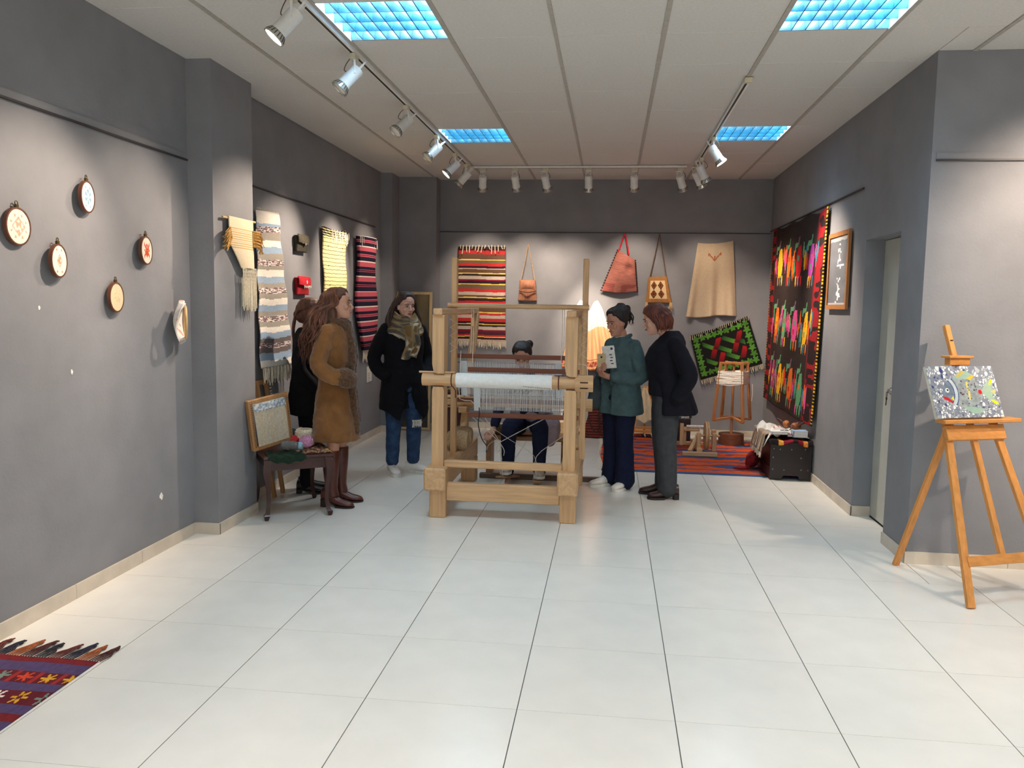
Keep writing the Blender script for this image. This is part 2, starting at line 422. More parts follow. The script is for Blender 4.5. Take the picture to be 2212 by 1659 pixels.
# ================================================================== CEILING LAMPS
M_blade=mat('blue_mirror_louvre', (.010,.088,.150), .22, .35, 7, metal=.0, spec=.6)
M_house=mat('fixture_white', lin(225,232,238), .4, .02)
_fm={}
def fixture_meshes():
    s=.297
    h=B()
    for a,c in (((-s,-s,0),(-s+.006,s,.085)),((s-.006,-s,0),(s,s,.085)),((-s,-s,0),(s,-s+.006,.085)),((-s,-s,.083),(s,s,.089))): h.bb(a,c)
    hf=B().bb((-s,s-.006,0),(s,s,.085)); _fm['far']=hf.mesh('housing_side'); _fm['far'].materials.append(M_blade)
    _fm['housing']=h.mesh('housing'); _fm['housing'].materials.append(M_house)
    nx,ny=8,4
    _fm['cross']=B().prism([(-.0026,0),(.0026,0),(.004,.058),(-.004,.058)],(0,-.289,0),(1,0,0),(0,0,1),(0,.578,0)).mesh('louvre_blade'); _fm['cross'].materials.append(M_blade)
    _fm['long']=B().prism([(-.0026,0),(.0026,0),(.006,.058),(-.006,.058)],(-.289,0,0),(0,1,0),(0,0,1),(.578,0,0)).mesh('louvre_blade'); _fm['long'].materials.append(M_blade)
    t=B().cyl((0,-.27,0),(0,.27,0),.012,n=10); _fm['tube']=t.mesh('tube'); _fm['tube'].materials.append(mat('tube_glow',(.9,.95,1),.4,emit=(.6,.85,1),es=4))
fixture_meshes()
FLAB={(-1,-1):'blue-white louvred ceiling panel light beside the left track, nearest the viewer',(3,-1):'blue-white louvred ceiling panel light at the top right, nearest the viewer',
 (-1,4):'small far louvred ceiling panel light beside the left row of spotlights',(3,4):'small far louvred ceiling panel light beside the right track'}
for (i,j) in FIX:
    cx,cy=CX+.6*i+.3,CY+.6*j+.3
    f=thing('ceiling_panel_light',FLAB.get((i,j),'added unseen louvred ceiling panel light, %s row, %s'%({-1:'left',3:'right',7:'far right'}[i],{-1:'',4:'',-3:'nearest the picture',-6:'second from the picture',-11:'furthest back'}[j])),'ceiling light',(cx,cy,HC),group='louvred ceiling panel lights')
    link('housing',_fm['housing'],None,f); link('housing_side',_fm['far'],None,f)
    for k in range(1,8): link('louvre_blade',_fm['cross'],None,f,(-.29+.58*k/8,0,.001))
    for k in range(1,4): link('louvre_blade',_fm['long'],None,f,(0,-.29+.58*k/4,.001))
    for k in range(4): link('fluorescent_tube',_fm['tube'],None,f,(-.2+.133*k,0,.072))
    ld=bpy.data.lights.new('panel_glow','AREA'); ld.shape='SQUARE'; ld.size=.56; ld.energy=PANEL_W*{4:.62,-1:.85,-3:1.0,-6:1.45,-11:1.2}[j]; ld.color=PANEL_C if j>-3 else PANEL_C2
    lo=bpy.data.objects.new('panel_glow',ld); COL.objects.link(lo); lo.parent=f; lo.location=(0,0,.0595)

# ---- tracks
def track(name,p0,p1,label,slot_side):
    p0,p1=Vector(p0),Vector(p1); t=thing(name,label,'light track',tuple(p0))
    b=B(p0); b.bar(p0,p1,.036,.022); b.obj('rail',M_white,t)
    d=(p1-p0).normalized(); s=Vector((-d.y,d.x,0))*slot_side
    b=B(p0); b.bar(p0+s*.004+V(0,0,-.0115),p1+s*.004+V(0,0,-.0115),.015,.002); b.obj('slot',M_black,t)
    b=B(p0); b.box(p0+V(0,0,-.006),(.05,.05,.03),None,.004); b.obj('end_cap',mat('cream_plastic',lin(205,196,170),.5),t)
ZT=HC-.017
track('light_track',(-1.575,2.4,ZT),(-1.575,8.93,ZT),'long white track with a black slot along the left of the ceiling',1)
track('light_track',(.85,5.66,ZT),(.85,8.93,ZT),'short white track with a black slot on the right of the ceiling',1)
track('light_track',(-1.56,9.06,ZT),(.76,9.06,ZT),'white track running across the ceiling near the far wall',-1)

# ---- spotlights
M_spot=mat('spot_white_enamel', lin(222,224,222), .35, .03)
M_rim=mat('spot_rim_metal', lin(190,188,180), .25, .08, metal=.6)
M_lit=mat('spot_lens_lit', (1,.9,.75), .3, emit=(1,.86,.66), es=25)
M_off=mat('spot_lens_glass', lin(225,222,212), .15, .05)
M_cord=mat('spot_cord', lin(85,70,58), .7)
_sm={}
def spot_meshes():
    h=B(); n=20
    def ring(z,r): return [Vector((r*math.cos(2*PI*i/n),r*math.sin(2*PI*i/n),z)) for i in range(n)]
    h.loft([ring(.045,.020),ring(.043,.036),ring(.035,.040),ring(-.085,.040),ring(-.088,.043),ring(-.092,.043),ring(-.095,.041)])
    _sm['head']=h.mesh('head',True); _sm['head'].materials.append(M_spot)
    r=B(); r.loft([ring(-.093,.042),ring(-.125,.056),ring(-.130,.056),ring(-.130,.050),ring(-.120,.046)]); _sm['rim']=r.mesh('rim',True); _sm['rim'].materials.append(M_rim)
    f=B()
    for i in range(18):
        a=2*PI*i/18; f.bar((.0425*math.cos(a),.0425*math.sin(a),-.097),(.0545*math.cos(a),.0545*math.sin(a),-.122),.004,.003,(math.cos(a),math.sin(a),0))
    _sm['fins']=f.mesh('cooling_fins'); _sm['fins'].materials.append(M_dark)
    l=B(); l.loft([ring(-.121,.046),ring(-.127,.040),ring(-.131,.02)]); _sm['lens']=l.mesh('lens',True)
    br=B()
    for s in (-1,1): br.bar((.025*s,0,.035),(.025*s,0,.098),.010,.005)
    br.bar((-.025,0,.098),(.025,0,.098),.010,.005,(0,1,0)); _sm['bracket']=br.mesh('rear_bracket'); _sm['bracket'].materials.append(M_spot)
    ad=B(); ad.box((0,0,-.012),(.040,.075,.034),None,.004); _sm['adapter']=ad.mesh('track_adapter'); _sm['adapter'].materials.append(mat('cream_plastic',lin(205,196,170),.5))
    ar=B()
    for s in (-1,1): ar.bar((.043*s,0,-.115),(.020*s,0,-.028),.012,.004,(1,0,0))
    ar.box((0,0,-.03),(.044,.016,.005)); _sm['arm']=ar.mesh('yoke_arm'); _sm['arm'].materials.append(M_spot)
    co=B(); co.tube([(0,.02,-.02),(.03,.04,-.05),(.035,.05,-.085),(.01,.03,-.1),(0,.02,-.105)],.0028,5,4); _sm['cord']=co.mesh('cord',True); _sm['cord'].materials.append(M_cord)
spot_meshes()
def spot(pos,target,label,power=0,lit=False,cone=60,blend=.8,yaw=0,group='white track spotlights'):
    pos=Vector(pos); t=thing('track_spotlight',label,'spotlight',tuple(pos),group=group)
    d=(Vector(target)-(pos+V(0,0,-.11))).normalized()
    ang=math.atan2(d.y,d.x)-PI/2
    link('track_adapter',_sm['adapter'],None,t,rot=(0,0,yaw))
    link('yoke_arm',_sm['arm'],None,t,rot=(0,0,ang)); link('cord',_sm['cord'],None,t,rot=(0,0,ang))
    x=d.cross(V(0,0,1)).normalized(); zz=-d; y=zz.cross(x)
    R=Matrix((x,y,zz)).transposed().to_euler()
    h=link('head',_sm['head'],None,t,(0,0,-.112),R)
    link('rim',_sm['rim'],None,h); link('cooling_fins',_sm['fins'],None,h); link('rear_bracket',_sm['bracket'],None,h)
    le=bpy.data.objects.new('lens',_sm['lens'].copy()); COL.objects.link(le); le.parent=h; le.data.materials.append(M_lit if lit else M_off)
    if power:
        ld=bpy.data.lights.new('spot_beam','SPOT'); ld.energy=power*1.3; ld.color=SPOT_C; ld.spot_size=math.radians(cone); ld.spot_blend=blend; ld.shadow_soft_size=.03
        lo=bpy.data.objects.new('spot_beam',ld); COL.objects.link(lo); lo.parent=h; lo.location=(0,0,-.14)
ZS=HC-.035
TX=-1.575
spot((TX,3.95,ZS),(-2.71,3.5,1.5),'white track spotlight with a glowing lens at the top left, nearest the viewer',110,True,70)
spot((TX,4.92,ZS),(-2.71,4.3,1.5),'bluish white spotlight on the left track beside the nearest panel light',70,False,70)
spot((TX,6.2,ZS),(-2.62,5.3,1.6),'white spotlight on the left track between the two panel lights',120,False,62)
spot((TX,7.28,ZS),(-2.72,6.45,1.6),'bluish white spotlight hanging beside the small far left panel light',180,False,55)
spot((TX,8.15,ZS),(-2.72,7.75,1.7),'glowing spotlight near the far end of the left track',190,True,50)
spot((TX,8.78,ZS),(-2.72,8.9,1.7),'last white spotlight at the far end of the left track',60,False,60)
YT=9.06
spot((-1.44,YT,ZS),(-1.6,10.05,1.7),'first white spotlight from the left on the far track',60,False,60,yaw=PI/2)
spot((-1.08,YT,ZS),(-.95,10.05,1.6),'second white spotlight from the left on the far track',75,False,65,yaw=PI/2)
spot((-.75,YT,ZS),(-.45,10.05,1.5),'tilted white spotlight, third from the left on the far track',75,False,65,yaw=PI/2)
spot((-.28,YT,ZS),(-.25,9.95,1.25),'white spotlight on the far track aimed down at the orange dress',230,False,36,yaw=PI/2)
spot((.21,YT,ZS),(.25,10.05,1.7),'white spotlight on the far track above the pink shoulder bag',60,False,60,yaw=PI/2)
spot((.70,YT,ZS),(1.2,10.05,1.6),'white spotlight at the right end of the far track',35,False,60,yaw=PI/2)
spot((.85,8.84,ZS),(1.75,9.5,1.3),'glowing spotlight at the far end of the right track, behind its twin',90,True,65)
spot((.85,8.45,ZS),(1.75,9.0,1.3),'glowing spotlight at the far end of the right track, in front of its twin',100,True,65)
spot((.85,7.45,ZS),(1.85,7.3,1.45),'glowing spotlight hanging beside the small far right panel light',170,True,75)
track('light_track',(2.9,2.2,ZT),(2.9,4.4,ZT),'white light track in the front room to the right, out of view',1)
spot((2.9,3.9,ZS),(2.65,5.18,1.85),'white spotlight out of view lighting the wall behind the easel',190,True,75)
spot((2.9,3.2,ZS),(2.2,4.4,.2),'white spotlight out of view lighting the floor by the easel',70,True,70)
# ================================================================== WALL PIECES
M_dye=dyed(); M_yarnw=mat('cream_yarn',lin(226,214,190),.9,.1,60,.3,300)
M_yarnwhite=mat('white_yarn',lin(238,232,222),.9,.06,60,.3,300)
M_gold=mat('ochre_yarn',lin(196,150,80),.9,.2,80,.3,300)
LN=lin
# ---- embroidery hoops on the left wall
M_hoop=wood('hoop_wood',LN(92,54,36),'z',.45)
def motif(kind):
    def f(U,Vv):
        th=U*2*PI; x=Vv*np.sin(th); y=Vv*np.cos(th); base={0:LN(232,224,210),1:LN(228,226,222),2:LN(236,226,210),3:LN(226,214,198),4:LN(214,196,162)}[kind]
        C=np.zeros(U.shape+(3,))+np.array(base); ax,ay=np.abs(x),np.abs(y)
        n=vnoise(x*.5+.5,y*.5+.5,14,14,kind)
        if kind==0: mk=((ax+ay<.55)&(n>.45))|((ax+ay>.5)&(ax+ay<.58)); col=LN(196,172,146); dots=((ax-.3)**2+(ay-.6)**2<.006)|((ax-.62)**2+(ay-.25)**2<.005)
        elif kind==1: mk=(np.hypot(x,y)<.48)&(np.cos(6*th)*.5+.5>n*.8); col=LN(128,168,190); dots=((ax-.34)**2+(ay-.62)**2<.008)
        elif kind==2: mk=(ax/.34+ay/.44<1)&((ax/.34+ay/.44>.75)|(n>.4)); col=LN(190,150,118); dots=((ax-.32)**2+(ay-.7)**2<.007)
        elif kind==3: mk=((ax+ay*.9<.5)&(n>.28))|((np.abs(ax-ay)<.13)&(ax<.48)); col=LN(196,78,42); dots=(ax<0)
        else: mk=(np.hypot(x,y)<.5)&(n>.62); col=LN(204,184,148); dots=(ax<0)
        C[mk|dots]=col; return C
    return f
def hoop(y,z,r,deg,kind,label):
    x=-2.71; base=V(x+.012+abs(math.sin(math.radians(deg)))*r,y,z-r)
    t=thing('embroidery_hoop',label,'embroidery hoop',tuple(base),group='embroidery hoops on the left wall')
    c=V(x+.012+abs(math.sin(math.radians(deg)))*r,y,z); a=math.radians(deg); n=V(math.cos(a),math.sin(a),0); e=V(-math.sin(a),math.cos(a),0)
    b=B(base); rings=[]
    N=32
    for (rr,dd) in ((r,-.009),(r,.008),(r-.007,.009),(r-.007,-.009)):
        rings.append([c+e*(rr*math.sin(2*PI*i/N))+V(0,0,rr*math.cos(2*PI*i/N))+n*dd for i in range(N)])
    vs=[p for q in rings for p in q]; fs=[(k*N+i,k*N+(i+1)%N,((k+1)%4)*N+(i+1)%N,((k+1)%4)*N+i) for k in range(4) for i in range(N)]
    b.add(vs,fs); b.obj('wooden_ring',M_hoop,t,True)
    rf=r-.006
    def pos(U,Vv): 
        s,cz=Vv*np.sin(2*PI*U)*rf,Vv*np.cos(2*PI*U)*rf; bl=.004+.002*(1-Vv**2)
        return (c.x+e.x*s+n.x*bl,c.y+e.y*s+n.y*bl,c.z+cz)
    panel('embroidered_cloth',80,24,pos,motif(kind),M_dye,t,.002,tuple(base))
    b=B(base); top=c+V(0,0,r+.006); b.box(top,(.012,.016,.014)); b.tube([top+V(0,0,.013)+e*(.010*math.cos(q))+V(0,0,.010*math.sin(q)) for q in np.linspace(0,2*PI,12)],.0025,5); b.obj('brass_screw',mat('aged_brass',LN(96,82,52),.4,metal=.7),t)
hoop(3.475,1.868,.086,3,0,'round embroidery hoop with a pale beige diamond motif, leftmost on the wall')
hoop(3.968,2.064,.081,11,1,'round embroidery hoop with a light blue flower motif, highest on the wall')
hoop(3.73,1.727,.082,11,2,'round embroidery hoop with a small tan diamond and dots')
hoop(4.499,1.828,.082,9,3,'round embroidery hoop with an orange-red motif')
hoop(4.2,1.555,.082,7,4,'round embroidery hoop of plain beige cloth')
# hoop seen from its edge, with loose cloth behind
base=V(-2.60,4.80,1.30); t=thing('embroidery_hoop','wooden hoop turned edge-on with loose white cloth hanging behind it','embroidery hoop',tuple(base),group='embroidery hoops on the left wall')
c=V(-2.625,4.815,1.408); a=math.radians(33); n=V(math.cos(a),math.sin(a),0); e=V(-math.sin(a),math.cos(a),0); r=.098
b=B(base); b.tube([c+e*(r*.75*math.sin(q))+V(0,0,r*math.cos(q)) for q in np.linspace(0,2*PI,28)],.009,8); b.obj('wooden_ring',wood('pale_wood',LN(206,168,116),'z'),t,True)
def pos(U,Vv):
    s=(U-.5)*.17*(1-.5*np.abs(Vv-.45)); z=c.z+.125-Vv*.25; d=-.014-.05*(1-U)*np.sin(Vv*3)+.018*np.sin(U*9+Vv*5)
    z=z+.03*np.sin(U*7)*(Vv-.4)
    return (c.x+e.x*s+n.x*d,c.y+e.y*s+n.y*d-.012*np.sin(Vv*6),z)
panel('loose_cloth',24,28,pos,lambda U,Vv: np.zeros(U.shape+(3,))+np.where((vnoise(U,Vv,7,7,3)>.82)[...,None],LN(214,170,160),LN(234,228,222)),M_dye,t,.002,tuple(base))
# little chips and nail heads in the paint
M_chip=mat('bare_plaster',LN(236,234,230),.9)
def chip(p,s,nm='plaster_chip',lab=''):
    b=B(p); q=random.Random(int(p[1]*1000)); k=9
    b.prism([(s*(.6+.5*q.random())*math.cos(2*PI*i/k),s*1.3*(.6+.5*q.random())*math.sin(2*PI*i/k)) for i in range(k)],Vector(p),(0,1,0),(0,0,1),(.0012,0,0)); tag(b.obj(nm,M_chip,None,loc=p),lab,'paint chip')
chip((-2.7095,3.84,1.175),.011,lab='round white paint chip low on the left wall below the hoops')
chip((-2.7095,3.62,1.50),.009,lab='small white paint chip below the tan diamond hoop')
chip((-2.7095,4.637,.345),.020,lab='larger ragged white paint chip near the skirting by the pillar')

# ---- fringed cream hanging on the pillar
base=V(-2.53,5.38,1.5); t=thing('macrame_wall_hanging','cream woven hanging with ochre side tassels and long knotted fringe on the pillar','wall hanging',tuple(base))
xc=-2.525
b=B(base); b.cyl((xc,5.13,2.088),(xc,5.62,2.10),.008,n=10); b.obj('dowel',wood('pale_wood',LN(206,168,116),'y'),t,True)
def pos(U,Vv):
    yl=5.195+.16*np.clip((Vv-.55)/.45,0,1)**.8+.015*Vv; yr=5.565+.01*Vv
    y=yl+(yr-yl)*U; z=2.103-.335*Vv; x=xc+.012+.02*np.sin(U*PI)*Vv
    return (x,y,z)
def pt(U,Vv):
    C=np.zeros(U.shape+(3,))+np.array(LN(232,214,184)); mk=(Vv>.2)&(Vv<.62)&(np.sin(Vv*150)>.1); C[mk]=LN(206,172,118); return C
panel('woven_band',30,90,pos,pt,M_dye,t,.004,tuple(base))
for nm,sgn,y0 in (('side_tassel',-1,5.20),('side_tassel',1,5.56)):
    b=B(base); q=random.Random(sgn+5)
    for i in range(46):
        z=2.03-.11*i/46; l=.085+q.uniform(-.02,.02)
        b.tube([(xc+.014,y0-sgn*.01,z),(xc+.03+q.uniform(0,.02),y0+sgn*l*.5,z-.006),(xc+.02+q.uniform(-.01,.03),y0+sgn*l,z-.03-q.uniform(0,.03))],[.0035,.004,.0028],4,2)
    tag(b.obj(nm,M_gold,t),kind='stuff')
b=B(base)
for i in range(9):
    y=5.375+.2*i/8
    for s in (-1,1): b.tube([(xc+.02,y+s*.010,1.772),(xc+.024,y-s*.006,1.745),(xc+.024,y+s*.007,1.72),(xc+.02,y,1.70)],.0032,5,3)
tag(b.obj('knots',M_yarnw,t,True),kind='stuff')
fringe('long_fringe',[(xc+.016+.006*(i%2),5.37+.21*i/33,1.705) for i in range(34)],.21,.0032,M_yarnw,t,jit=.12,off=base,n=5,seed=3,sway=.03)

# ---- flat hangings on walls
def hang(name,label,cat,origin,pos,paint,nu,nv,thick=.006,fr=None,group='hand-woven pieces hung on the walls'):
    t=thing(name,label,cat,tuple(origin),group=group)
    panel('woven_cloth',nu,nv,pos,paint,M_dye,t,thick,tuple(origin))
    return t
# rag rug
W_,Bl,Gy,Bg=LN(232,226,216),LN(150,172,196),LN(158,152,142),LN(112,102,100)
seq=[(240,W_),(268,Bl),(320,'p'),(390,Gy),(450,W_),(510,Bl),(570,Gy),(622,'p'),(660,Gy),(725,W_),(785,Bl),(828,Gy),(880,'p'),(930,Gy),(988,W_),(1045,Bl),(1092,Gy),(1140,'p'),(1190,Gy),(1240,W_),(1298,Bl),(1342,Bg),(1385,'p'),(1432,Bg),(1500,Bl),(1560,W_)]
def ragpaint(U,Vv):
    px=130+1430*Vv+10*(vnoise(U,Vv,3,4,5)-.5)+26*(vnoise(U,Vv,2,1.5,9)-.5)*np.sin(U*5)
    C=np.zeros(U.shape+(3,)); last=-99
    r=np.random.RandomState(3)
    for e,c in seq:
        m=(px>=last)&(px<e)
        if isinstance(c,str):
            k=vnoise(U,Vv,20,260,7); z=np.sin(px*.36+2.2*vnoise(U,Vv,9,4,8)*4)
            C[m]=np.where((k>.55)[m][:,None],LN(224,214,208),np.where((z>.15)[m][:,None],LN(74,58,70),LN(168,140,140)))
        else: C[m]=np.array(c)*(.92+.16*vnoise(U,Vv,60,260,2)[m])[:,None]
        last=e
    return C
o=V(-2.70,6.25,.9)
def pos(U,Vv):
    yl=6.03-.03*Vv; yr=6.47+.155*Vv
    x=-2.712+.012+.05*Vv**2+.010*np.sin(U*6+Vv*4)*(.3+Vv)+.006*np.sin(Vv*26); z=2.235-1.205*Vv+.025*U*(1-Vv)
    return (x,yl+(yr-yl)*U,z)
t=hang('rag_rug_hanging','tall hanging rag rug in white, pale blue and grey stripes','textile',o,pos,ragpaint,60,180)
fringe('fringe',[(-2.645+.01*math.sin(i*.9),6.0+.625*i/70,1.03) for i in range(71)],.115,.0032,M_yarnw,t,off=o,seed=11,sway=.12)
fringe('top_threads',[(-2.69,6.03+.44*i/26,2.245) for i in range(27)],.02,.002,M_yarnw,t,drop=(.3,0,.7),off=o,seed=4)
# small pouches on the wall
def pouch(name,label,y0,y1,z0,z1,col,flapcol,fl,m):
    o=V(-2.715,(y0+y1)/2,z0); t=thing(name,label,'pouch',tuple(o))
    def body(U,Vv): return (-2.715+.03+.012*np.sin(PI*U)*np.sin(PI*Vv),y0+(y1-y0)*U+.0,z1-.012-(z1-z0-.012)*Vv)
    panel('body',14,16,body,lambda U,Vv: np.zeros(U.shape+(3,))+np.array(col)*(.85+.3*vnoise(U,Vv,9,9,2))[...,None],M_dye,t,.028,tuple(o))
    def flap(U,Vv):
        w=(y1-y0); yy=y0-.004+(w+.008)*U; return (-2.715+.034+.016*np.sin(PI*Vv*.6+.4)+.016*np.sin(PI*U)*Vv,yy,z1-fl*(z1-z0)*Vv*(1-.05*np.cos(PI*U*2)))
    panel('flap',14,10,flap,lambda U,Vv: np.zeros(U.shape+(3,))+np.array(flapcol)*(.85+.3*vnoise(U,Vv,9,9,4))[...,None],M_dye,t,.005,tuple(o))
    return t,o
t,o=pouch('green_pouch','small dark olive pouch with a clasp, above the red one',6.81,7.05,1.975,2.125,LN(62,58,48),LN(74,70,58),.52,None)
B(o).bb((-2.66,6.925,2.03),(-2.652,6.95,2.055),.003).bb((-2.662,6.87,2.047),(-2.655,7.0,2.052)).obj('metal_clasp',mat('pale_metal',LN(200,196,186),.3,metal=.7),t)
t,o=pouch('red_pouch','small red felt pouch with white tassels below its flap',6.81,7.08,1.605,1.765,LN(150,24,36),LN(172,30,44),.5,None)
fringe('tassels',[(-2.655,6.90+.16*i/9,1.688) for i in range(10)],.022,.0028,M_yarnwhite,t,off=o,seed=2)
B(o).bb((-2.658,6.95,1.70),(-2.65,6.965,1.73),.003).obj('toggle',M_yarnwhite,t)
# yellow textile
def ypaint(U,Vv):
    C=np.zeros(U.shape+(3,))+np.array(LN(242,222,158)); C*=(.94+.12*vnoise(U,Vv,40,200,1))[...,None]
    v=Vv+.012*np.sin(U*PI)-.006
    C[(v<.075)&(np.sin(v*2*PI/.022)>-.35)]=LN(30,28,30)
    C[(v>.09)&(((v-.09)%.034)<.0052)]=LN(58,52,44)
    return C
o=V(-2.71,7.8,1.15)
def pos(U,Vv): return (-2.712+.02+.02*np.sin(U*PI*1.2)*(.3+Vv)+.006*np.sin(Vv*18),7.45+.69*U+.09*Vv,2.255-1.08*Vv+.012*U-.02*np.sin(PI*U)*(1-Vv*.5))
t=hang('yellow_striped_textile','pale yellow hanging cloth with fine black lines and a black striped top','textile',o,pos,ypaint,24,200)
fringe('top_threads',[(-2.668,7.66+.5*i/18+.02*math.sin(i*4),2.245-.012*(i%3)) for i in range(19)],.09,.004,M_yarnwhite,t,drop=(.1,0,-1),off=o,seed=6,jit=.5)
# pink and navy textile
PK,NV,WH=LN(196,88,104),LN(28,20,46),LN(236,224,214)
def pkpaint(U,Vv):
    v=Vv*1000; C=np.zeros(U.shape+(3,))+np.array(NV)
    q=(v-85)%131; lead=v<85
    m=~lead
    C[m&(q<9)]=WH; C[m&(q>=9)&(q<47)]=PK; C[m&(q>=72)&(q<80)]=PK; C[m&(q>=87)&(q<94)]=PK
    C[lead&(v>28)&(v<38)]=PK; C[lead&(v>46)&(v<55)]=PK; C[lead&(v<7)]=WH
    return C*(.9+.2*vnoise(U,Vv,40,300,1))[...,None]
o=V(-2.70,8.85,.9)
def pos(U,Vv):
    yl=8.46+.19*np.clip((Vv-.66)/.34,0,1)+.02*np.sin(Vv*6); yr=9.085+.07*Vv
    bul=np.exp(-((U-.0)/.12)**2)
    return (-2.70+.045+.02*np.sin(Vv*9+U*2)*.6+.022*np.sin(U*PI)-.01*bul,yl+(yr-yl)*U,2.25-1.225*Vv+.012*U)
t=hang('pink_navy_textile','pink and navy striped hanging cloth with a white bottom fringe','textile',o,pos,pkpaint,24,200,.03)
fringe('fringe',[(-2.675,8.66+.49*i/40,1.025) for i in range(41)],.115,.0036,M_yarnw,t,off=o,seed=8,sway=.08)
fringe('top_threads',[(-2.64,8.47+.6*i/11,2.24) for i in range(12)],.07,.0045,M_yarnwhite,t,drop=(.1,0,-1),off=o,seed=9,jit=.6)
# paper label
o=V(-2.7195,9.02,.66); t=thing('paper_label','small white paper label on the wall below the pink and navy cloth','label',tuple(o))
def lp(U,Vv):
    C=np.zeros(U.shape+(3,))+np.array(LN(226,224,218)); rows=(np.sin(Vv*2*PI*9)>.55)&(U>.15)&(U<.15+.7*(.55+.45*vnoise(Vv*0+.3,Vv,1,9,4)))&((Vv>.55)|((Vv>.38)&(Vv<.48))); C[rows]=LN(120,120,120)
    C[(Vv<.13)&(Vv>.07)&(np.abs(U-.5)<.06)]=LN(40,40,40); return C
panel('sheet',30,60,lambda U,Vv:(-2.7145+.0*U,8.93+.19*U,.825-.18*Vv),lp,M_dye,t,.0015,tuple(o))

# ---- far wall
YB=10.05
def fw(px0,px1,zt,zb,d=.02,wave=.008,taper=0):
    def pos(U,Vv): 
        x=px0+(px1-px0)*U+taper*(U-.5)*Vv
        return (x,YB-d-wave*np.sin(U*9+Vv*3)-wave*.6*np.sin(Vv*12),zt-(zt-zb)*Vv)
    return pos
R_,BR,YL,OL,NVY,GR,DK,MR,PP=LN(182,46,46),LN(98,70,54),LN(226,196,96),LN(104,86,66),LN(44,24,36),LN(186,170,156),LN(52,34,32),LN(120,22,44),LN(70,34,48)
ks=[(8,DK),(50,R_),(110,BR),(122,YL),(155,OL),(187,R_),(212,NVY),(224,GR),(265,BR),(278,YL),(302,DK),(340,GR),(358,MR),(388,NVY),(401,YL),(450,OL),(486,R_),(522,GR),(545,BR),(556,YL),(590,DK),(622,R_),(660,OL),(715,BR),(728,YL),(752,R_),(790,GR),(828,R_),(852,NVY),(863,YL),(884,DK),(922,GR),(946,MR),(980,PP),(1000,R_),(1010,YL),(1036,DK),(1048,LN(214,180,172))]
ksp=[((p+36)/(1048+36),c) for p,c in ks]
o=V(-1.58,YB-.02,1.02)
def kp(U,Vv): return stripes(ksp)(U,Vv+.003*np.sin(U*6)*(.4+Vv))*(.86+.28*vnoise(U,Vv,50,300,1))[...,None]
t=hang('striped_kilim','red, brown, grey and yellow striped kilim hanging behind the loom','kilim',o,fw(-1.885,-1.30,2.25,1.10,.03,.008,.03),kp,30,220)
fringe('fringe',[(-1.89+.61*i/44,YB-.035,1.10) for i in range(45)],.085,.0045,M_yarnw,t,off=o,seed=12,sway=.1)
fringe('top_threads',[(-1.86+.55*i/14,YB-.05,2.27-.006*(i%2)) for i in range(15)],.075,.005,M_yarnw,t,drop=(0,-.1,-1),off=o,seed=14,jit=.5,sway=.3)
# small tan bag
def strap(t,o,pts,r,m,n=6,k=6): return B(o).tube(pts,r,n,k).obj('strap',m,t,True)
def bagpanel(t,o,nm,quad,bulge,paint,nu=26,nv=30,thick=.03,d=.03):
    (x0,z0),(x1,z1),(x2,z2),(x3,z3)=quad    # tl tr br bl
    def pos(U,Vv):
        x=(x0*(1-U)+x1*U)*(1-Vv)+(x3*(1-U)+x2*U)*Vv; z=(z0*(1-U)+z1*U)*(1-Vv)+(z3*(1-U)+z2*U)*Vv
        return (x,YB-d-bulge*np.sin(PI*np.clip(U,0,1))**.7*np.sin(PI*(.15+.8*Vv)),z)
    return panel(nm,nu,nv,pos,paint,M_dye,t,thick,tuple(o))
o=V(-1.02,YB-.03,1.595); t=thing('tan_shoulder_bag','small tan suede bag on a long beaded strap, beside the striped kilim','bag',tuple(o))
sp=lambda c,s: (lambda U,Vv: np.zeros(U.shape+(3,))+np.array(c)*(.72+.56*vnoise(U,Vv,26,6,s))[...,None])
bagpanel(t,o,'body',((-1.118,1.845),(-.925,1.845),(-.905,1.60),(-1.133,1.60)),.035,sp(LN(158,106,82),3))
bagpanel(t,o,'flap',((-1.12,1.85),(-.922,1.85),(-.912,1.72),(-1.126,1.72)),.05,sp(LN(170,116,90),5),thick=.006,d=.038)
B(o).tube([(-1.12,YB-.055,1.715),(-1.02,YB-.095,1.70),(-.915,YB-.055,1.715)],.006,6,5).obj('flap_edge',mat('dark_brown_edge',LN(58,32,24),.8),t)
B(o).tube([(-1.133,YB-.04,1.60),(-1.02,YB-.06,1.592),(-.905,YB-.04,1.60)],.008,6,4).obj('bottom_seam',mat('dark_brown_edge',LN(58,32,24),.8),t)
strap(t,o,[(-1.105,YB-.03,1.85),(-1.06,YB-.02,2.06),(-1.028,YB-.015,2.26),(-1.018,YB-.015,2.268),(-1.005,YB-.015,2.2),(-.975,YB-.02,2.06),(-.935,YB-.03,1.85)],.007,mat('beaded_cord',LN(168,142,116),.8,.3,150))
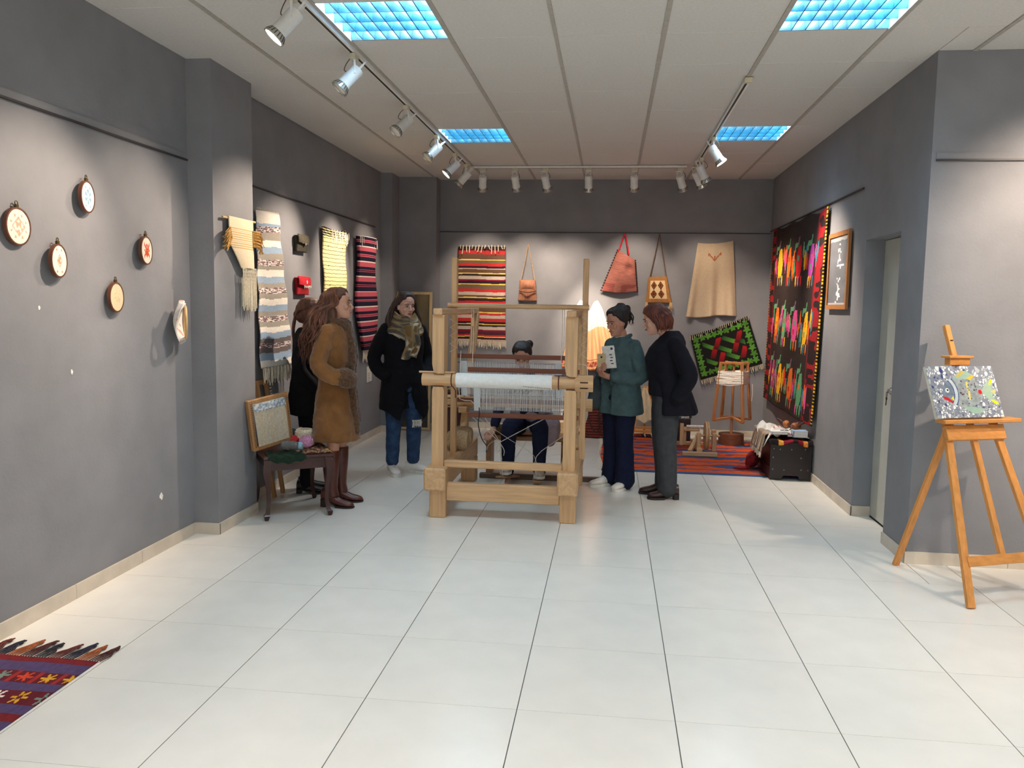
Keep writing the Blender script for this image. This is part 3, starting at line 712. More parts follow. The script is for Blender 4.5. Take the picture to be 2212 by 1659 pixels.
# pink-brown sack bag with red strap
o=V(.1,YB-.04,1.71); t=thing('pink_woven_bag','large salmon pink woven bag hanging by a bright red strap','bag',tuple(o))
def pkb(U,Vv):
    c=np.zeros(U.shape+(3,))+np.array(LN(166,104,92)); c*=(.82+.36*vnoise(U,Vv,8,40,3))[...,None]; c[((Vv*46)%1<.16)]*=.72
    c[(Vv>.78)&(vnoise(U,Vv,5,3,8)>.35)]*=np.array((.8,.62,.66)); return c
def pos(U,Vv):
    top=2.225-.12*U-.0*U; x=(.062*(1-U)+.27*U)*(1-Vv)+(-.122*(1-U)+.307*U)*Vv; z=top*(1-Vv)+(1.735-.025*np.sin(PI*U))*Vv
    dent=np.exp(-((U-.72)/.16)**2-((Vv-.33)/.12)**2)
    return (x,YB-.035-.085*np.sin(PI*U)**.6*np.sin(PI*(.12+.8*Vv))+.05*dent,z)
panel('body',40,70,pos,pkb,M_dye,t,.02,tuple(o))
bl=B(o)
for i in range(17):
    f=i/16; bl.ell((.27+.037*f+.004,YB-.035,2.10-.365*f),(.010,.012,.010),nu=8,nv=5)
for i in range(17):
    f=i/16; bl.ell((.062-.184*f-.004,YB-.035,2.22-.48*f),(.009,.012,.010),nu=8,nv=5)
tag(bl.obj('blanket_stitch',mat('dark_stitch',LN(48,26,24),.9),t,True),kind='stuff')
strap(t,o,[(.07,YB-.05,2.20),(.10,YB-.03,2.30),(.137,YB-.02,2.41),(.145,YB-.02,2.405),(.17,YB-.03,2.30),(.195,YB-.05,2.165)],.009,mat('red_strap',LN(190,24,44),.8),8)
# diamond bag
o=V(.57,YB-.03,1.5); t=thing('diamond_pattern_bag','ochre bag with dark brown diamonds hanging by a chain-like strap','bag',tuple(o))
def dm(U,Vv):
    C=np.zeros(U.shape+(3,))+np.array(LN(162,112,62)); C*=(.8+.4*vnoise(U,Vv,40,12,2))[...,None]
    inn=(U>.12)&(U<.84)&(Vv>.16)&(Vv<.84); C[inn]=LN(220,190,146)
    for cx in (.30,.62):
        for cy in (.34,.67):
            d=np.abs(U-cx)/.135+np.abs(Vv-cy)/.175; C[d<1]=LN(86,44,24); C[(d<.62)&(d>.42)]=LN(150,86,44)
    return C
bagpanel(t,o,'body',((.437,1.905),(.655,1.915),(.72,1.60),(.412,1.60)),.03,dm,40,46)
strap(t,o,[(.45,YB-.03,1.90),(.50,YB-.02,2.15),(.55,YB-.015,2.40),(.558,YB-.015,2.40),(.60,YB-.02,2.15),(.645,YB-.03,1.91)],.006,mat('twisted_cord',LN(112,88,66),.8,.4,160))
for x in (.425,.71): fringe('corner_tassel',[(x+.012*math.cos(i*1.3),YB-.045,1.605) for i in range(10)],.085,.004,mat('cream_tassel',LN(196,164,116),.9),t,off=o,seed=int(x*100),sway=.2)
# beige skirt cloth
o=V(1.2,YB-.02,1.44); t=thing('beige_embroidered_skirt','beige linen skirt pinned to the far wall with a small rust embroidery','textile',tuple(o))
def bs(U,Vv):
    C=np.zeros(U.shape+(3,))+np.array(LN(200,180,152)); C*=(.95+.1*vnoise(U,Vv,60,90,3))[...,None]
    a=np.abs(U-.50); mk=(np.abs(Vv-(.235-a*.62))<.012)&(a<.15)&(Vv<.24); mk|=(a<.016)&(Vv>.17)&(Vv<.245); mk|=(np.abs(a-.155)<.01)&(np.abs(Vv-.145)<.022); C[mk]=LN(168,92,48)
    return C
def pos(U,Vv):
    x=(1.003*(1-U)+1.415*U)*(1-Vv)+(.893*(1-U)+1.492*U)*Vv; zt=2.315+.03*U-.02*np.sin(PI*U); zb=1.435+.022*U-.01*np.sin(U*7)
    f=.018*np.sin(U*16+1)*Vv+.012*np.sin(U*29)*Vv**2
    return (x,YB-.025-.03*Vv*np.sin(PI*U)-f,zt*(1-Vv)+zb*Vv)
panel('linen',70,70,pos,bs,M_dye,t,.004,tuple(o))
# black green red kilim, hung askew
P0=[np.array(p) for p in ((.952,1.212),(1.62,1.463),(1.812,.898),(1.098,.683))]
def gk(U,Vv):
    C=np.zeros(U.shape+(3,))+np.array(LN(22,20,18)); G1,G2,R1,R2=LN(84,142,52),LN(24,64,34),LN(168,28,34),LN(66,12,20)
    x=U*1.22; 
    def star(cx,cy,r):
        th=np.arctan2(Vv-cy,x-cx); d=np.hypot(x-cx,Vv-cy); return d<r*(.78+.22*np.cos(5*th+cx*9))
    cs=[(.1+1.02*i/8,.12) for i in range(9)]+[(.1+1.02*i/8,.88) for i in range(9)]+[(.09,.12+.76*i/6) for i in range(7)]+[(1.12,.12+.76*i/6) for i in range(7)]
    for i,(cx,cy) in enumerate(cs): C[star(cx,cy,.075)]=np.array(G1)*(.7+.4*((i*7)%5)/5)
    inn=(x>.2)&(x<1.02)&(Vv>.22)&(Vv<.78)
    for k in range(4):
        for j in range(3):
            cx=.28+.22*k+.11*(j%2); cy=.32+.18*j
            p=(x-cx)*.80+(Vv-cy)*.6; q=-(x-cx)*.6+(Vv-cy)*.8
            if (k+j)%2==0: m=(np.abs(p)<.135)&(np.abs(q)<.042); C[m&inn]=(np.array(G2)+(np.array(G1)-np.array(G2))*((p+.14)/.28)[...,None])[m&inn]
            else: 
                p2=(x-cx)*.45-(Vv-cy)*.9; q2=(x-cx)*.9+(Vv-cy)*.45
                m=(np.abs(p2)<.14)&(np.abs(q2)<.05); C[m&inn]=(np.array(R2)+(np.array(R1)-np.array(R2))*((p2+.14)/.28)[...,None])[m&inn]
    return C
def pos(U,Vv):
    x=(P0[0][0]*(1-U)+P0[1][0]*U)*(1-Vv)+(P0[3][0]*(1-U)+P0[2][0]*U)*Vv; z=(P0[0][1]*(1-U)+P0[1][1]*U)*(1-Vv)+(P0[3][1]*(1-U)+P0[2][1]*U)*Vv
    return (x,YB-.03-.012*np.sin(U*7+Vv*2)*Vv-.01*Vv,z-.012*np.sin(PI*U)*(1-Vv))
o=V(1.4,YB-.03,.66); t=hang('black_green_kilim','small black kilim with green leaf border and red weave, hung askew','kilim',o,pos,gk,110,90)
fringe('fringe',[(1.10+.71*i/46,YB-.045,.685+.214*i/46) for i in range(47)],.06,.0035,M_yarnw,t,drop=(.25,0,-1),off=o,seed=21,sway=.15)
fringe('top_threads',[(.955+.66*i/30,YB-.045,1.212+.25*i/30-.008*math.sin(PI*i/30)) for i in range(31)],.035,.003,M_yarnw,t,drop=(.1,-.1,-1),off=o,seed=22,jit=.6)

# ---- orange dress on the far wall
o=V(-.28,YB-.05,.77); t=thing('orange_folk_dress','white-topped orange pleated folk dress with an embroidered hem on the far wall','dress',tuple(o))
def dr(U,Vv):
    C=np.zeros(U.shape+(3,)); wht=LN(240,230,214); org=LN(226,178,132)
    C[:]=np.array(org)*(.84+.32*vnoise(U,Vv,46,5,2))[...,None]
    C[Vv<.36+.02*np.sin(U*9)]=wht
    bd=(Vv>.865)&(Vv<.955); C[bd]=np.where((vnoise(U,Vv,60,40,5)>.5)[bd][:,None],LN(150,60,70),LN(206,140,92))
    C[(Vv>.82)&(Vv<.84)]=LN(190,104,70); C[Vv>.972]=LN(196,110,70); return C
def pos(U,Vv):
    hw=.15+.215*Vv**.9; x=-.262+.03*Vv+(U-.5)*2*hw
    neck=np.exp(-((U-.48)/.16)**2)*.13; zt=1.615-neck-.0*U-.07*np.clip(np.abs(U-.48)-.36,0,1)/.14; zb=.80-.03*np.sin(PI*U)
    fold=.02*np.sin(U*40)*np.clip(Vv*1.5,0,1)
    return (x,YB-.06-.05*np.sin(PI*U)-fold,zt*(1-Vv)+zb*Vv)
panel('cloth',90,80,pos,dr,M_dye,t,.004,tuple(o))

# ---- framed dark glass leaning in the far left corner
def picture_frame(t,o,c0,ux,uz,w,h,fw_,dep,mf,mp):
    """frame of four mitred bars; c0 = lower-left corner"""
    c0,ux,uz=Vector(c0),Vector(ux).normalized(),Vector(uz).normalized(); n=ux.cross(uz)
    for a,bq,nm in (((0,0),(w,0),'b'),((0,h),(w,h),'t'),((0,0),(0,h),'l'),((w,0),(w,h),'r')):
        if nm=='b': q=[(0,0),(w,0),(w-fw_,fw_),(fw_,fw_)]
        if nm=='t': q=[(0,h),(fw_,h-fw_),(w-fw_,h-fw_),(w,h)]
        if nm=='l': q=[(0,0),(fw_,fw_),(fw_,h-fw_),(0,h)]
        if nm=='r': q=[(w,0),(w,h),(w-fw_,h-fw_),(w-fw_,fw_)]
        B(o).prism(q,c0,ux,uz,n*dep).obj('frame_bar',mf,t)
    B(o).prism([(fw_,fw_),(w-fw_,fw_),(w-fw_,h-fw_),(fw_,h-fw_)],c0+n*dep*.3,ux,uz,n*dep*.15).obj('pane',mp,t)
o=V(-2.40,9.72,0); t=thing('leaning_frame','tall pale wooden frame with a dark pane leaning on the far left corner','frame',tuple(o))
M_pale=wood('pale_frame_wood',LN(214,186,138),'z')
picture_frame(t,o,(-2.66,9.67,.01),(1,0,0),(0,.075,1.67),.51,1.675,.03,-.022,M_pale,mat('dark_glass',LN(60,56,54),.12,.05))

# ---- right wall
XW=1.85
def bigk(U,Vv):
    C=np.zeros(U.shape+(3,))+np.array(LN(44,32,30))
    C*=(.8+.4*vnoise(U,Vv,40,120,1))[...,None]
    cols=dict(o=LN(232,110,26),y=LN(236,178,32),p=LN(226,84,150),m=LN(190,70,170),g=LN(96,158,112),r=LN(206,28,34),t=LN(40,128,150),v=LN(120,92,116),q=LN(170,70,120))
    RED=LN(150,20,30)
    for a,e in ((0.0,.095),(.875,.975)):
        m=(U>=a)&(U<e); C[m]=np.where((vnoise(U,Vv,14,44,8)>.5)[m][:,None],RED,LN(36,20,20))
    C[((U>.095)&(U<.105))|((U>.86)&(U<.872))]=LN(120,16,26)
    C[U>.984]=np.where(((Vv*130)%1<.5)[U>.984][:,None],LN(232,176,40),LN(30,24,20))
    C[U<.012]=np.where(((Vv*130)%1<.5)[U<.012][:,None],LN(206,150,40),LN(30,24,20))
    rows=[(.085,.33,'yorm'),(.415,.66,'ogpy'),(.715,.965,'qyog')]
    r=np.random.RandomState(4); side='pgotyrgp'
    def P(poly,c): C[inpoly(U,Vv,poly)]=cols[c]
    for (v0,v1,body) in rows:
        H=v1-v0
        for k in range(4):
            cx=.195+.195*k; w=.040
            c=body[k]; ph=k*.006
            t0=v0-.0+ph
            P([(cx-.012,t0+.16*H),(cx+.03,t0+.15*H),(cx+w,t0+.3*H),(cx+w+.012,t0+.5*H),(cx+w,t0+.72*H),(cx+.024,t0+.82*H),(cx-.03,t0+.82*H),(cx-w,t0+.55*H),(cx-w*.7,t0+.32*H)],c)
            P([(cx-.07,t0+.08*H),(cx-.02,t0+.07*H),(cx-.02,t0+.17*H),(cx-.055,t0+.18*H),(cx-.055,t0+.26*H),(cx-.075,t0+.26*H)],'g')
            P([(cx-.012,t0-.03*H),(cx+.004,t0-.05*H),(cx-.006,t0+.15*H),(cx-.026,t0+.15*H)],'g' if k%2 else 'v')
            for s in range(5):
                dx=(-.092,-.068,.062,.085,.105)[s]; c2=side[r.randint(8)]; a=t0+(.1+.35*r.rand())*H; l=(.28+.25*r.rand())*H
                P([(cx+dx,a),(cx+dx+.013,a-.02*H),(cx+dx+.017,a+l*.6),(cx+dx+.006,a+l),(cx+dx-.008,a+l*.55)],c2)
            for s in range(3):
                dx=(-.035,.0,.04)[s]; c2='ygptor'[r.randint(6)]; a=t0+.78*H
                P([(cx+dx,a),(cx+dx+.018,a),(cx+dx+.016,a+.17*H),(cx+dx+.004,a+.24*H),(cx+dx-.004,a+.12*H)],c2)
            P([(cx-.012,t0+.36*H),(cx+.012,t0+.36*H),(cx+.010,t0+.47*H),(cx-.012,t0+.47*H)],'oyrg'[(k+1)%4])
            P([(cx-.02,t0+.55*H),(cx+.006,t0+.55*H),(cx,t0+.66*H),(cx-.016,t0+.66*H)],'rgyo'[(k+2)%4])
    return C
o=V(1.84,8.6,.5)
def pos(U,Vv):
    y=9.80-2.425*U+.0*Vv-.10*Vv*(-(U-.05))*.0; y=y+.13*Vv*U
    return (XW-.022-.02*np.sin(PI*U)*Vv-.03*Vv**2-.008*np.sin(U*14+Vv*3),y,2.435-.012*U+.012*np.sin(U*20)*(Vv<.02)-(1.915+.0*U)*Vv)
t=thing('figured_kilim','large black kilim with rows of bright bird-like figures on the right wall','kilim',tuple(o),group='hand-woven pieces hung on the walls')
panel('woven_cloth',170,190,pos,bigk,M_dye,t,.006,tuple(o))
# framed slate-grey picture
o=V(1.84,6.97,1.55); t=thing('framed_picture','wood-framed grey picture with chalky white marks, between kilim and door','picture',tuple(o))
M_fw=wood('frame_wood',LN(168,112,62),'z')
picture_frame(t,o,(XW-.012,7.285,1.555),(0,-1,0),(0,0,1),.60,.625,.035,.022,M_fw,mat('slate_back',LN(96,98,104),.6))
def sl(U,Vv):
    C=np.zeros(U.shape+(3,))+np.array(LN(112,114,120)); C*=(.85+.3*vnoise(U,Vv,5,9,1))[...,None]
    n=vnoise(U,Vv,13,26,6); k=vnoise(U,Vv,4,6,3); ctr=np.exp(-((U-.56)/.17)**2)
    C[(n*ctr>.60)]=LN(222,222,222); C[(n*k>.62)&(Vv>.68)]=LN(214,214,216); C[(Vv<.05+.03*vnoise(U,Vv*0,9,1,2))|(Vv>.975)]=LN(176,176,176)
    C[(np.abs(Vv-.42)<.012)&(U>.42)&(U<.8)]=LN(226,226,226); return C
panel('drawing',70,110,lambda U,Vv:(XW-.0228+.0*U,7.25-.53*U,2.142-.55*Vv),sl,M_dye,t,.001,tuple(o),False)
# ================================================================== THE LOOM
PINE=LN(200,160,116)
WX,WY,WZ=wood('pine',PINE,'x'),wood('pine',PINE,'y'),wood('pine',PINE,'z')
RB=wood('red_brown_bar',LN(120,66,44),'x'); DKB=wood('dark_beam',LN(92,68,54),'x')
M_cordw=mat('white_cotton_cord',LN(226,220,208),.9,.06,80)
lo=V(-.73,6.4,0); loom=thing('floor_loom','large pine floor loom with a white cloth roll in front and hanging heddles','loom',tuple(lo))
def LB(nm,m,*boxes,bev=.006,parent=None):
    b=B(lo)
    for a,c in boxes: b.bb(a,c,bev)
    return b.obj(nm,m,parent or loom)
LXc,RXc=-1.215,-.267
for xc,xi in ((LXc,-1.20),(RXc,-.266)):
    LB('front_leg',WZ,((xc-.057 if xc<-1 else xc-.06,5.715,0),(xc+.063 if xc<-1 else xc+.058,5.83,.225)))
    LB('side_rail',WY,((xi-.1 if xc<-1 else xi-.077,5.64,.212),(xi+.058 if xc<-1 else xi+.069,7.10,.378)),bev=.012)
    LB('back_leg',WZ,((xi-.072,6.98,0),(xi+.06,7.09,.213)))
    # lower post with a rounded head, upper post, backing
    b=B(lo); w=.043; b.prism([(-w,.376),(w,.376),(w,.93),(w*.8,.955),(-w*.8,.955),(-w,.93)],(xc,5.72,0),(1,0,0),(0,0,1),(0,.14,0)); b.obj('lower_post',WZ,loom)
    b=B(lo); b.prism([(-w,1.12),(-w*.75,1.062),(-w*.1,1.05),(w,1.05),(w,1.47),(-w,1.47)],(xc,5.72,0),(1,0,0),(0,0,1),(0,.14,0)); b.obj('upper_post',WZ,loom)
    LB('post_backing',WZ,((xc-.03,5.865,.376),(xc+.03,5.90,1.40)))
    LB('top_side_bar',WY,((xc-.036,5.70,1.468),(xc+.030,7.34,1.515)))
    b=B(lo); b.bar((xi,7.27,1.468),(xi,6.62,.38),.062,.06,(1,0,0),.006); b.obj('slanted_post',WZ,loom)
    cx=-1.212 if xc<-1 else -.195
    LB('castle_post',WZ,((cx-.022,6.28,.36),(cx+.022,6.34,1.905)),bev=.004)
    b=B(lo)
    zz=[1.43-.032*k for k in range(9)] if xc<-1 else [1.47-.036*k for k in range(10)]
    b.tube([(cx+.027*(1 if k%2 else -1),6.272,z) for k,z in enumerate(zz)],.0022,5); b.obj('lacing_cord',M_cordw,loom)
LB('cross_rail',WX,((-1.172,5.74,.368),(-.31,5.80,.418)))
LB('bottom_rail',WX,((-1.152,5.725,.128),(-.327,5.785,.256)))
LB('foot_beam',DKB,((-1.13,7.12,0),(.02,7.17,.045)))
b=B(lo); b.cyl((-1.255,6.26,1.537),(-.165,6.26,1.537),.019,n=14); b.obj('castle_rod',WX,loom,True)
# warp beam
b=B(lo); b.cyl((-1.335,5.76,1.004),(-.235,5.76,1.004),.046,n=24); wbm=b.obj('warp_beam',WX,loom,True)
b=B(lo); b.cyl((-1.087,5.76,1.004),(-.399,5.76,1.004),.0525,n=32); b.obj('white_cloth_roll',mat('white_cotton_cloth',LN(232,232,228),.85,.03,50,.3,400),wbm,True)
b=B(lo); n8=[2*PI*(i+.5)/8 for i in range(8)]
b.prism([(.062*math.cos(a),.062*math.sin(a)) for a in n8],(-.235,5.76,1.004),(0,1,0),(0,0,1),(.125,0,0)); b.obj('beam_end_block',WX,wbm)
b=B(lo)
for z in (1.015,.975): b.bb((-.20,5.698,z-.004),(-.145,5.704,z+.005))
b.obj('peg_slot',mat('slot_dark',LN(70,42,26),.9),wbm)
b=B(lo); b.cyl((-1.36,5.752,1.058),(-1.10,5.755,1.057),.0075,n=8); b.obj('lease_stick',WX,wbm,True)
for x in (-1.118,-.352):
    b=B(lo); b.tube([(x,5.76+.049*math.sin(a),1.004+.049*math.cos(a)) for a in np.linspace(0,2*PI,20)],.004,5); 
    if x<-1: b.tube([(x+.01,5.72,.96),(x+.03,5.72,.93),(x+.03,5.725,.88)],.004,5,3)
    else: b.bar((x-.03,5.745,1.056),(x+.035,5.745,1.056),.007,.006)
    b.obj('binding_cord',mat('maroon_cord',LN(84,28,24),.9),wbm)
b=B(lo); q=random.Random(5)
for i in range(16):
    x=-.60+.20*i/16; a=-.55-.02*i; b.box((x,5.76-.0525*math.cos(a),1.004+.0525*math.sin(a)),(.005,.003,.005+.006*q.random()))
tag(b.obj('fray_marks',mat('fray_brown',LN(112,92,74),.9),wbm),kind='stuff')
# cloth beam
b=B(lo); b.cyl((-1.20,6.72,.735),(-.27,6.72,.735),.04,n=20); cbm=b.obj('cloth_beam',WX,loom,True)
for a,e in ((-1.385,-1.20),(-.27,-.13)):
    b=B(lo); b.prism([(.055*math.cos(t),.055*math.sin(t)) for t in n8],(a,6.72,.735),(0,1,0),(0,0,1),(e-a,0,0)); b.obj('beam_end_block',WX,cbm)
b=B(lo); b.bb((-1.335,6.664,.70),(-1.285,6.668,.708)); b.bb((-1.335,6.664,.762),(-1.285,6.668,.77)); b.obj('peg_slot',mat('slot_dark',LN(70,42,26),.9),cbm)
LB('beam_bracket',WY,((-1.235,6.62,.65),(-1.165,6.95,.70))); LB('beam_bracket',WY,((-.30,6.62,.65),(-.235,6.95,.70)))
# shafts and heddles
M_hed=mat('heddle_wire',LN(216,218,220),.4,.05)
M_strip=mat('white_plastic_strip',LN(206,212,214),.5,.03)
def shaft(y,x0,x1,zt,zb,cnt,seed):
    s=LB('heddle_shaft_bar',RB,((x0,y-.011,zt-.018),(x1,y+.011,zt+.018)),bev=.003)
    LB('heddle_shaft_bar',RB,((x0,y-.011,zb-.018),(x1,y+.011,zb+.018)),bev=.003)
    b=B(lo); q=random.Random(seed)
    for i in range(cnt):
        x=x0+.10+(x1-x0-.20)*i/(cnt-1)+q.uniform(-.002,.002); zm=(zt+zb)/2
        b.tube([(x,y-.006,zt-.045),(x+q.uniform(-.003,.003),y,zm+.01),(x,y-.006,zb+.04)],.0015,3)
        b.tube([(x-.003,y-.01,zt-.055),(x,y-.01,zt-.038),(x+.003,y-.01,zt-.055)],.0009,3)
    tag(b.obj('heddles',M_hed,loom),kind='stuff')
    b=B(lo); b.cyl((x0+.02,y-.004,zt-.052),(x1-.02,y-.004,zt-.052),.003,n=6); b.cyl((x0+.02,y-.004,zb+.045),(x1-.02,y-.004,zb+.045),.003,n=6); b.obj('heddle_rod',mat('steel_rod',LN(70,72,78),.35,metal=.8),loom)
    for xx in (x0+.055,x1-.085):
        b=B(lo); b.prism([(0,zb+.035),(.05,zb+.035),(.04,zt-.04),(-.01,zt-.04)],(xx,y-.014,0),(1,0,0),(0,0,1),(0,.004,0)); b.obj('end_strip',M_strip,loom)
shaft(6.37,-1.215,-.325,1.141,.79,104,1)
shaft(6.24,-1.09,-.225,1.045,.690,112,2)
# warp threads and new cloth
b=B(lo)
for i in range(120):
    x=-1.07+.65*i/119; k=i%2
    b.tube([(x,5.80,.968),(x*.99-.01,6.24+.13*k,.985-.10*k),(x*.98-.02,6.60,.80)],.0014,3)
tag(b.obj('warp_threads',M_yarnwhite,loom),kind='stuff')
b=B(lo); b.add([(-1.06,6.56,.822),(-.44,6.56,.822),(-.44,6.70,.777),(-1.06,6.70,.777),(-1.06,6.56,.818),(-.44,6.56,.818),(-.44,6.70,.773),(-1.06,6.70,.773)],[(0,1,2,3),(7,6,5,4),(0,4,5,1),(1,5,6,2),(2,6,7,3),(3,7,4,0)]); b.obj('new_cloth',mat('white_cotton_cloth',LN(232,232,228),.85),loom)
# cords
def cord(pts,r=.0028,m=None,k=3,nm='tie_cord'): return B(lo).tube(pts,r,5,k).obj(nm,m or M_cordw,loom,True)
cord([(-1.145,6.235,1.19),(-1.15,6.23,1.0),(-1.15,6.225,.815),(-1.06,6.23,.80),(-.98,6.28,.70),(-.87,6.45,.46)],k=2)
for x,zt in ((-1.075,1.17),(-1.06,1.07),(-.355,1.17),(-.37,1.07)): cord([(x,6.30,1.555),(x+.004,6.285,1.4),(x,6.27,zt)],.0024)
cord([(-.25,6.31,1.10),(-.175,6.26,1.095),(-.165,6.25,1.0),(-.16,6.25,.90)],.003,k=2)
B(lo).box((-1.062,6.275,1.41),(.028,.02,.07),None,.005).obj('pulley_block',WZ,loom)
K1=(-.875,6.56,.425)
cord([(-1.08,6.37,.66),(-.98,6.46,.55),K1]); cord([(-.42,6.37,.70),(-.64,6.46,.57),K1])
cord([(-1.02,6.30,.66),(-.80,6.5,.47),(-.60,6.68,.30),(-.585,6.74,.12)],.0018); cord([(-.20,6.37,.63),(-.40,6.5,.47),(-.58,6.66,.30),(-.585,6.74,.12)])
cord([K1,(-.872,6.62,.30),(-.868,6.74,.10)],.004); cord([K1,(-.84,6.58,.36),(-.845,6.60,.31)],.003); cord([K1,(-.90,6.56,.38),(-.895,6.57,.34),(-.87,6.57,.37)],.003); cord([K1,(-.93,6.55,.43),(-.965,6.55,.40),(-.98,6.55,.36)],.0022)
B(lo).ell((-.98,6.55,.35),(.008,.008,.012)).obj('cord_bead',mat('teal_bead',LN(30,96,104),.5),loom,True)
cord([(-1.0,6.25,.78),(-.99,6.2,.70),(-1.0,6.22,.62),(-.985,6.3,.50),(-.95,6.35,.43)],.004,mat('black_cable',LN(28,26,28),.6),4,'hanging_cable')
for pa,pb in (((-.80,7.10,.035),(-.885,6.70,.105)),((-.60,7.10,.035),(-.575,6.70,.075))):
    b=B(lo); b.bar(pa,pb,.085,.016,(0,0,1),.003); b.obj('treadle',wood('treadle_board',LN(150,112,74),'y'),loom)

# ---- bench, yarn on the loom
o=V(-.73,7.34,0); t=thing('weaving_bench','low wooden bench inside the back of the loom','bench',tuple(o))
WB=wood('bench_wood',LN(160,118,80),'x')
B(o).bb((-1.10,7.21,.335),(-.36,7.52,.372),.005).obj('seat_board',WB,t)
for x in (-1.07,-.39): B(o).bb((x-.02,7.24,0),(x+.02,7.49,.335),.004).obj('side_leg',WB,t)
M_linen=mat('raw_linen_yarn',LN(184,158,124),.9,.15,70,.4,260)
def skein(nm,label,c,r,l,m,axis='x',grp='balls and skeins of yarn'):
    """a wound skein: barrel body with wrapped strands"""
    c=Vector(c); o=V(c.x,c.y,c.z-r); t=thing(nm,label,'yarn',tuple(o),group=grp); b=B(o); q=random.Random(int(c.x*1000)&255)
    ax=Vector((1,0,0)) if axis=='x' else Vector((0,1,0)) if axis=='y' else Vector((0,0,1)); u,v=frame_of(ax)
    N=18; rings=[]
    for s,rr in ((-.5,.35),(-.5,.75),(-.36,.97),(0,1.0),(.36,.97),(.5,.75),(.5,.35)): rings.append([c+ax*(l*s)+u*(r*.95*rr*math.cos(2*PI*i/N))+v*(r*.95*rr*math.sin(2*PI*i/N)) for i in range(N)])
    b.loft(rings); b.obj('core',m,t,True)
    b=B(o)
    for k in range(46):
        a0=q.uniform(0,2*PI); sl=q.uniform(-.9,.9); s0=q.uniform(-.42,.42)
        pts=[]
        for j in range(13):
            a=a0+2*PI*j/12; s=max(-.46,min(.46,s0+.22*sl*math.sin(a-a0))); rr=r*(1.0-.9*max(0,abs(s)-.30)**1.3*2.2)
            pts.append(c+ax*(l*s)+u*(rr*math.cos(a))+v*(rr*math.sin(a)))
        b.tube(pts,.0042*min(1,r/.06+.3),4)
    tag(b.obj('wound_strands',m,t,True),kind='stuff'); return t
skein('yarn_skein','beige skein of linen yarn resting on the left rail of the loom',(-1.20,6.42,.455),.078,.17,M_linen)
skein('yarn_skein','beige skein of linen yarn behind the first, on the loom rail',(-1.20,6.66,.455),.075,.16,M_linen)
skein('yarn_skein','small tan skein of yarn lying on the left of the bench',(-.985,7.30,.418),.045,.14,mat('tan_yarn',LN(150,124,88),.9,.15,70,.4,260))

# ================================================================== SIDE TABLE AND ITS THINGS
A_=V(-2.37,5.43,0); ex=V(.85,.526,0).normalized(); ey=V(-.526,.85,0).normalized(); TW,TD,TH=.42,.545,.455
MAH=wood('dark_mahogany',LN(62,30,26),'x',.3); MAHz=wood('dark_mahogany',LN(62,30,26),'z',.3)
cen=A_+ex*(TW/2)+ey*(TD/2); t=thing('side_table','small dark mahogany table with curved cabriole legs by the pillar','table',tuple(cen))
def TP(u,v,z): return A_+ex*u+ey*v+V(0,0,z)
def tbox(nm,u0,u1,v0,v1,z0,z1,m,bev=0):
    b=B(cen); c=TP((u0+u1)/2,(v0+v1)/2,(z0+z1)/2); R=Matrix((ex,ey,V(0,0,1))).transposed(); b.box(c,(u1-u0,v1-v0,z1-z0),R,bev); return b.obj(nm,m,t)
tbox('table_top',-.035,TW+.035,-.035,TD+.035,TH-.022,TH,MAH,.006)
for a in ((.0,TW,-.008,.012),(.0,TW,TD-.012,TD+.008)): tbox('apron',a[0],a[1],a[2],a[3],TH-.10,TH-.022,MAH)
for a in ((-.008,.012,0,TD),(TW-.012,TW+.008,0,TD)): tbox('apron',a[0],a[1],a[2],a[3],TH-.10,TH-.022,MAH)
for u,su in ((0,-1),(TW,1)):
    for v,sv in ((0,-1),(TD,1)):
        b=B(cen); rings=[]
        for z,k,h in ((.0,.012,.014),(.012,.014,.019),(.035,.012,.026),(.05,.004,.018),(.12,-.006,.015),(.22,-.004,.018),(.30,.008,.026),(.35,.012,.032),(.44,0,.034)):
            c=TP(u+su*k,v+sv*k,z); rings.append([c+ex*(h*math.cos(q))*1.1+ey*(h*math.sin(q))*1.1 for q in [PI/4+PI/2*i for i in range(4)]])
        b.loft(rings); b.obj('cabriole_leg',MAHz,t,True)
# cloth, yarns, frame loom
ZT_=TH
def tabpt(x,y,z=0): return V(x,y,ZT_+z)
# brown flecked cloth hanging over the right edge
o=TP(TW-.08,.25,ZT_); t=thing('flecked_cloth','brown and yellow flecked knitted cloth hanging over the table corner','cloth',tuple(o))
def pos(U,Vv):
    u=TW-.20+.245*np.clip(Vv/.72,0,1); drop=np.clip((Vv-.72)/.28,0,1)*.055*(.5+1.2*np.exp(-((U-.25)/.2)**2)); v=.02+.40*U
    uu=u+.004*drop/.05; zz=ZT_+.008+.004*np.sin(U*30)*np.sin(Vv*26)-drop
    return (A_.x+ex.x*uu+ey.x*v,A_.y+ex.y*uu+ey.y*v,zz)
def fk(U,Vv):
    n=vnoise(U,Vv,60,40,5); C=np.zeros(U.shape+(3,))+np.array(LN(104,66,54)); C[n>.58]=LN(198,160,120); C[n<.22]=LN(48,30,34); C[(n>.72)&(Vv>.6)]=LN(222,190,90); return C
panel('knitted_cloth',60,40,pos,fk,M_dye,t,.006,tuple(o))
fringe('corner_threads',[TP(TW+.046,.05+.02*i,ZT_-.035) for i in range(8)],.03,.0025,M_yarnw,t,off=tuple(o),seed=3)
o=TP(.10,-.01,ZT_); t=thing('green_cloth','dark green fuzzy cloth under the frame loom at the table front','cloth',tuple(o))
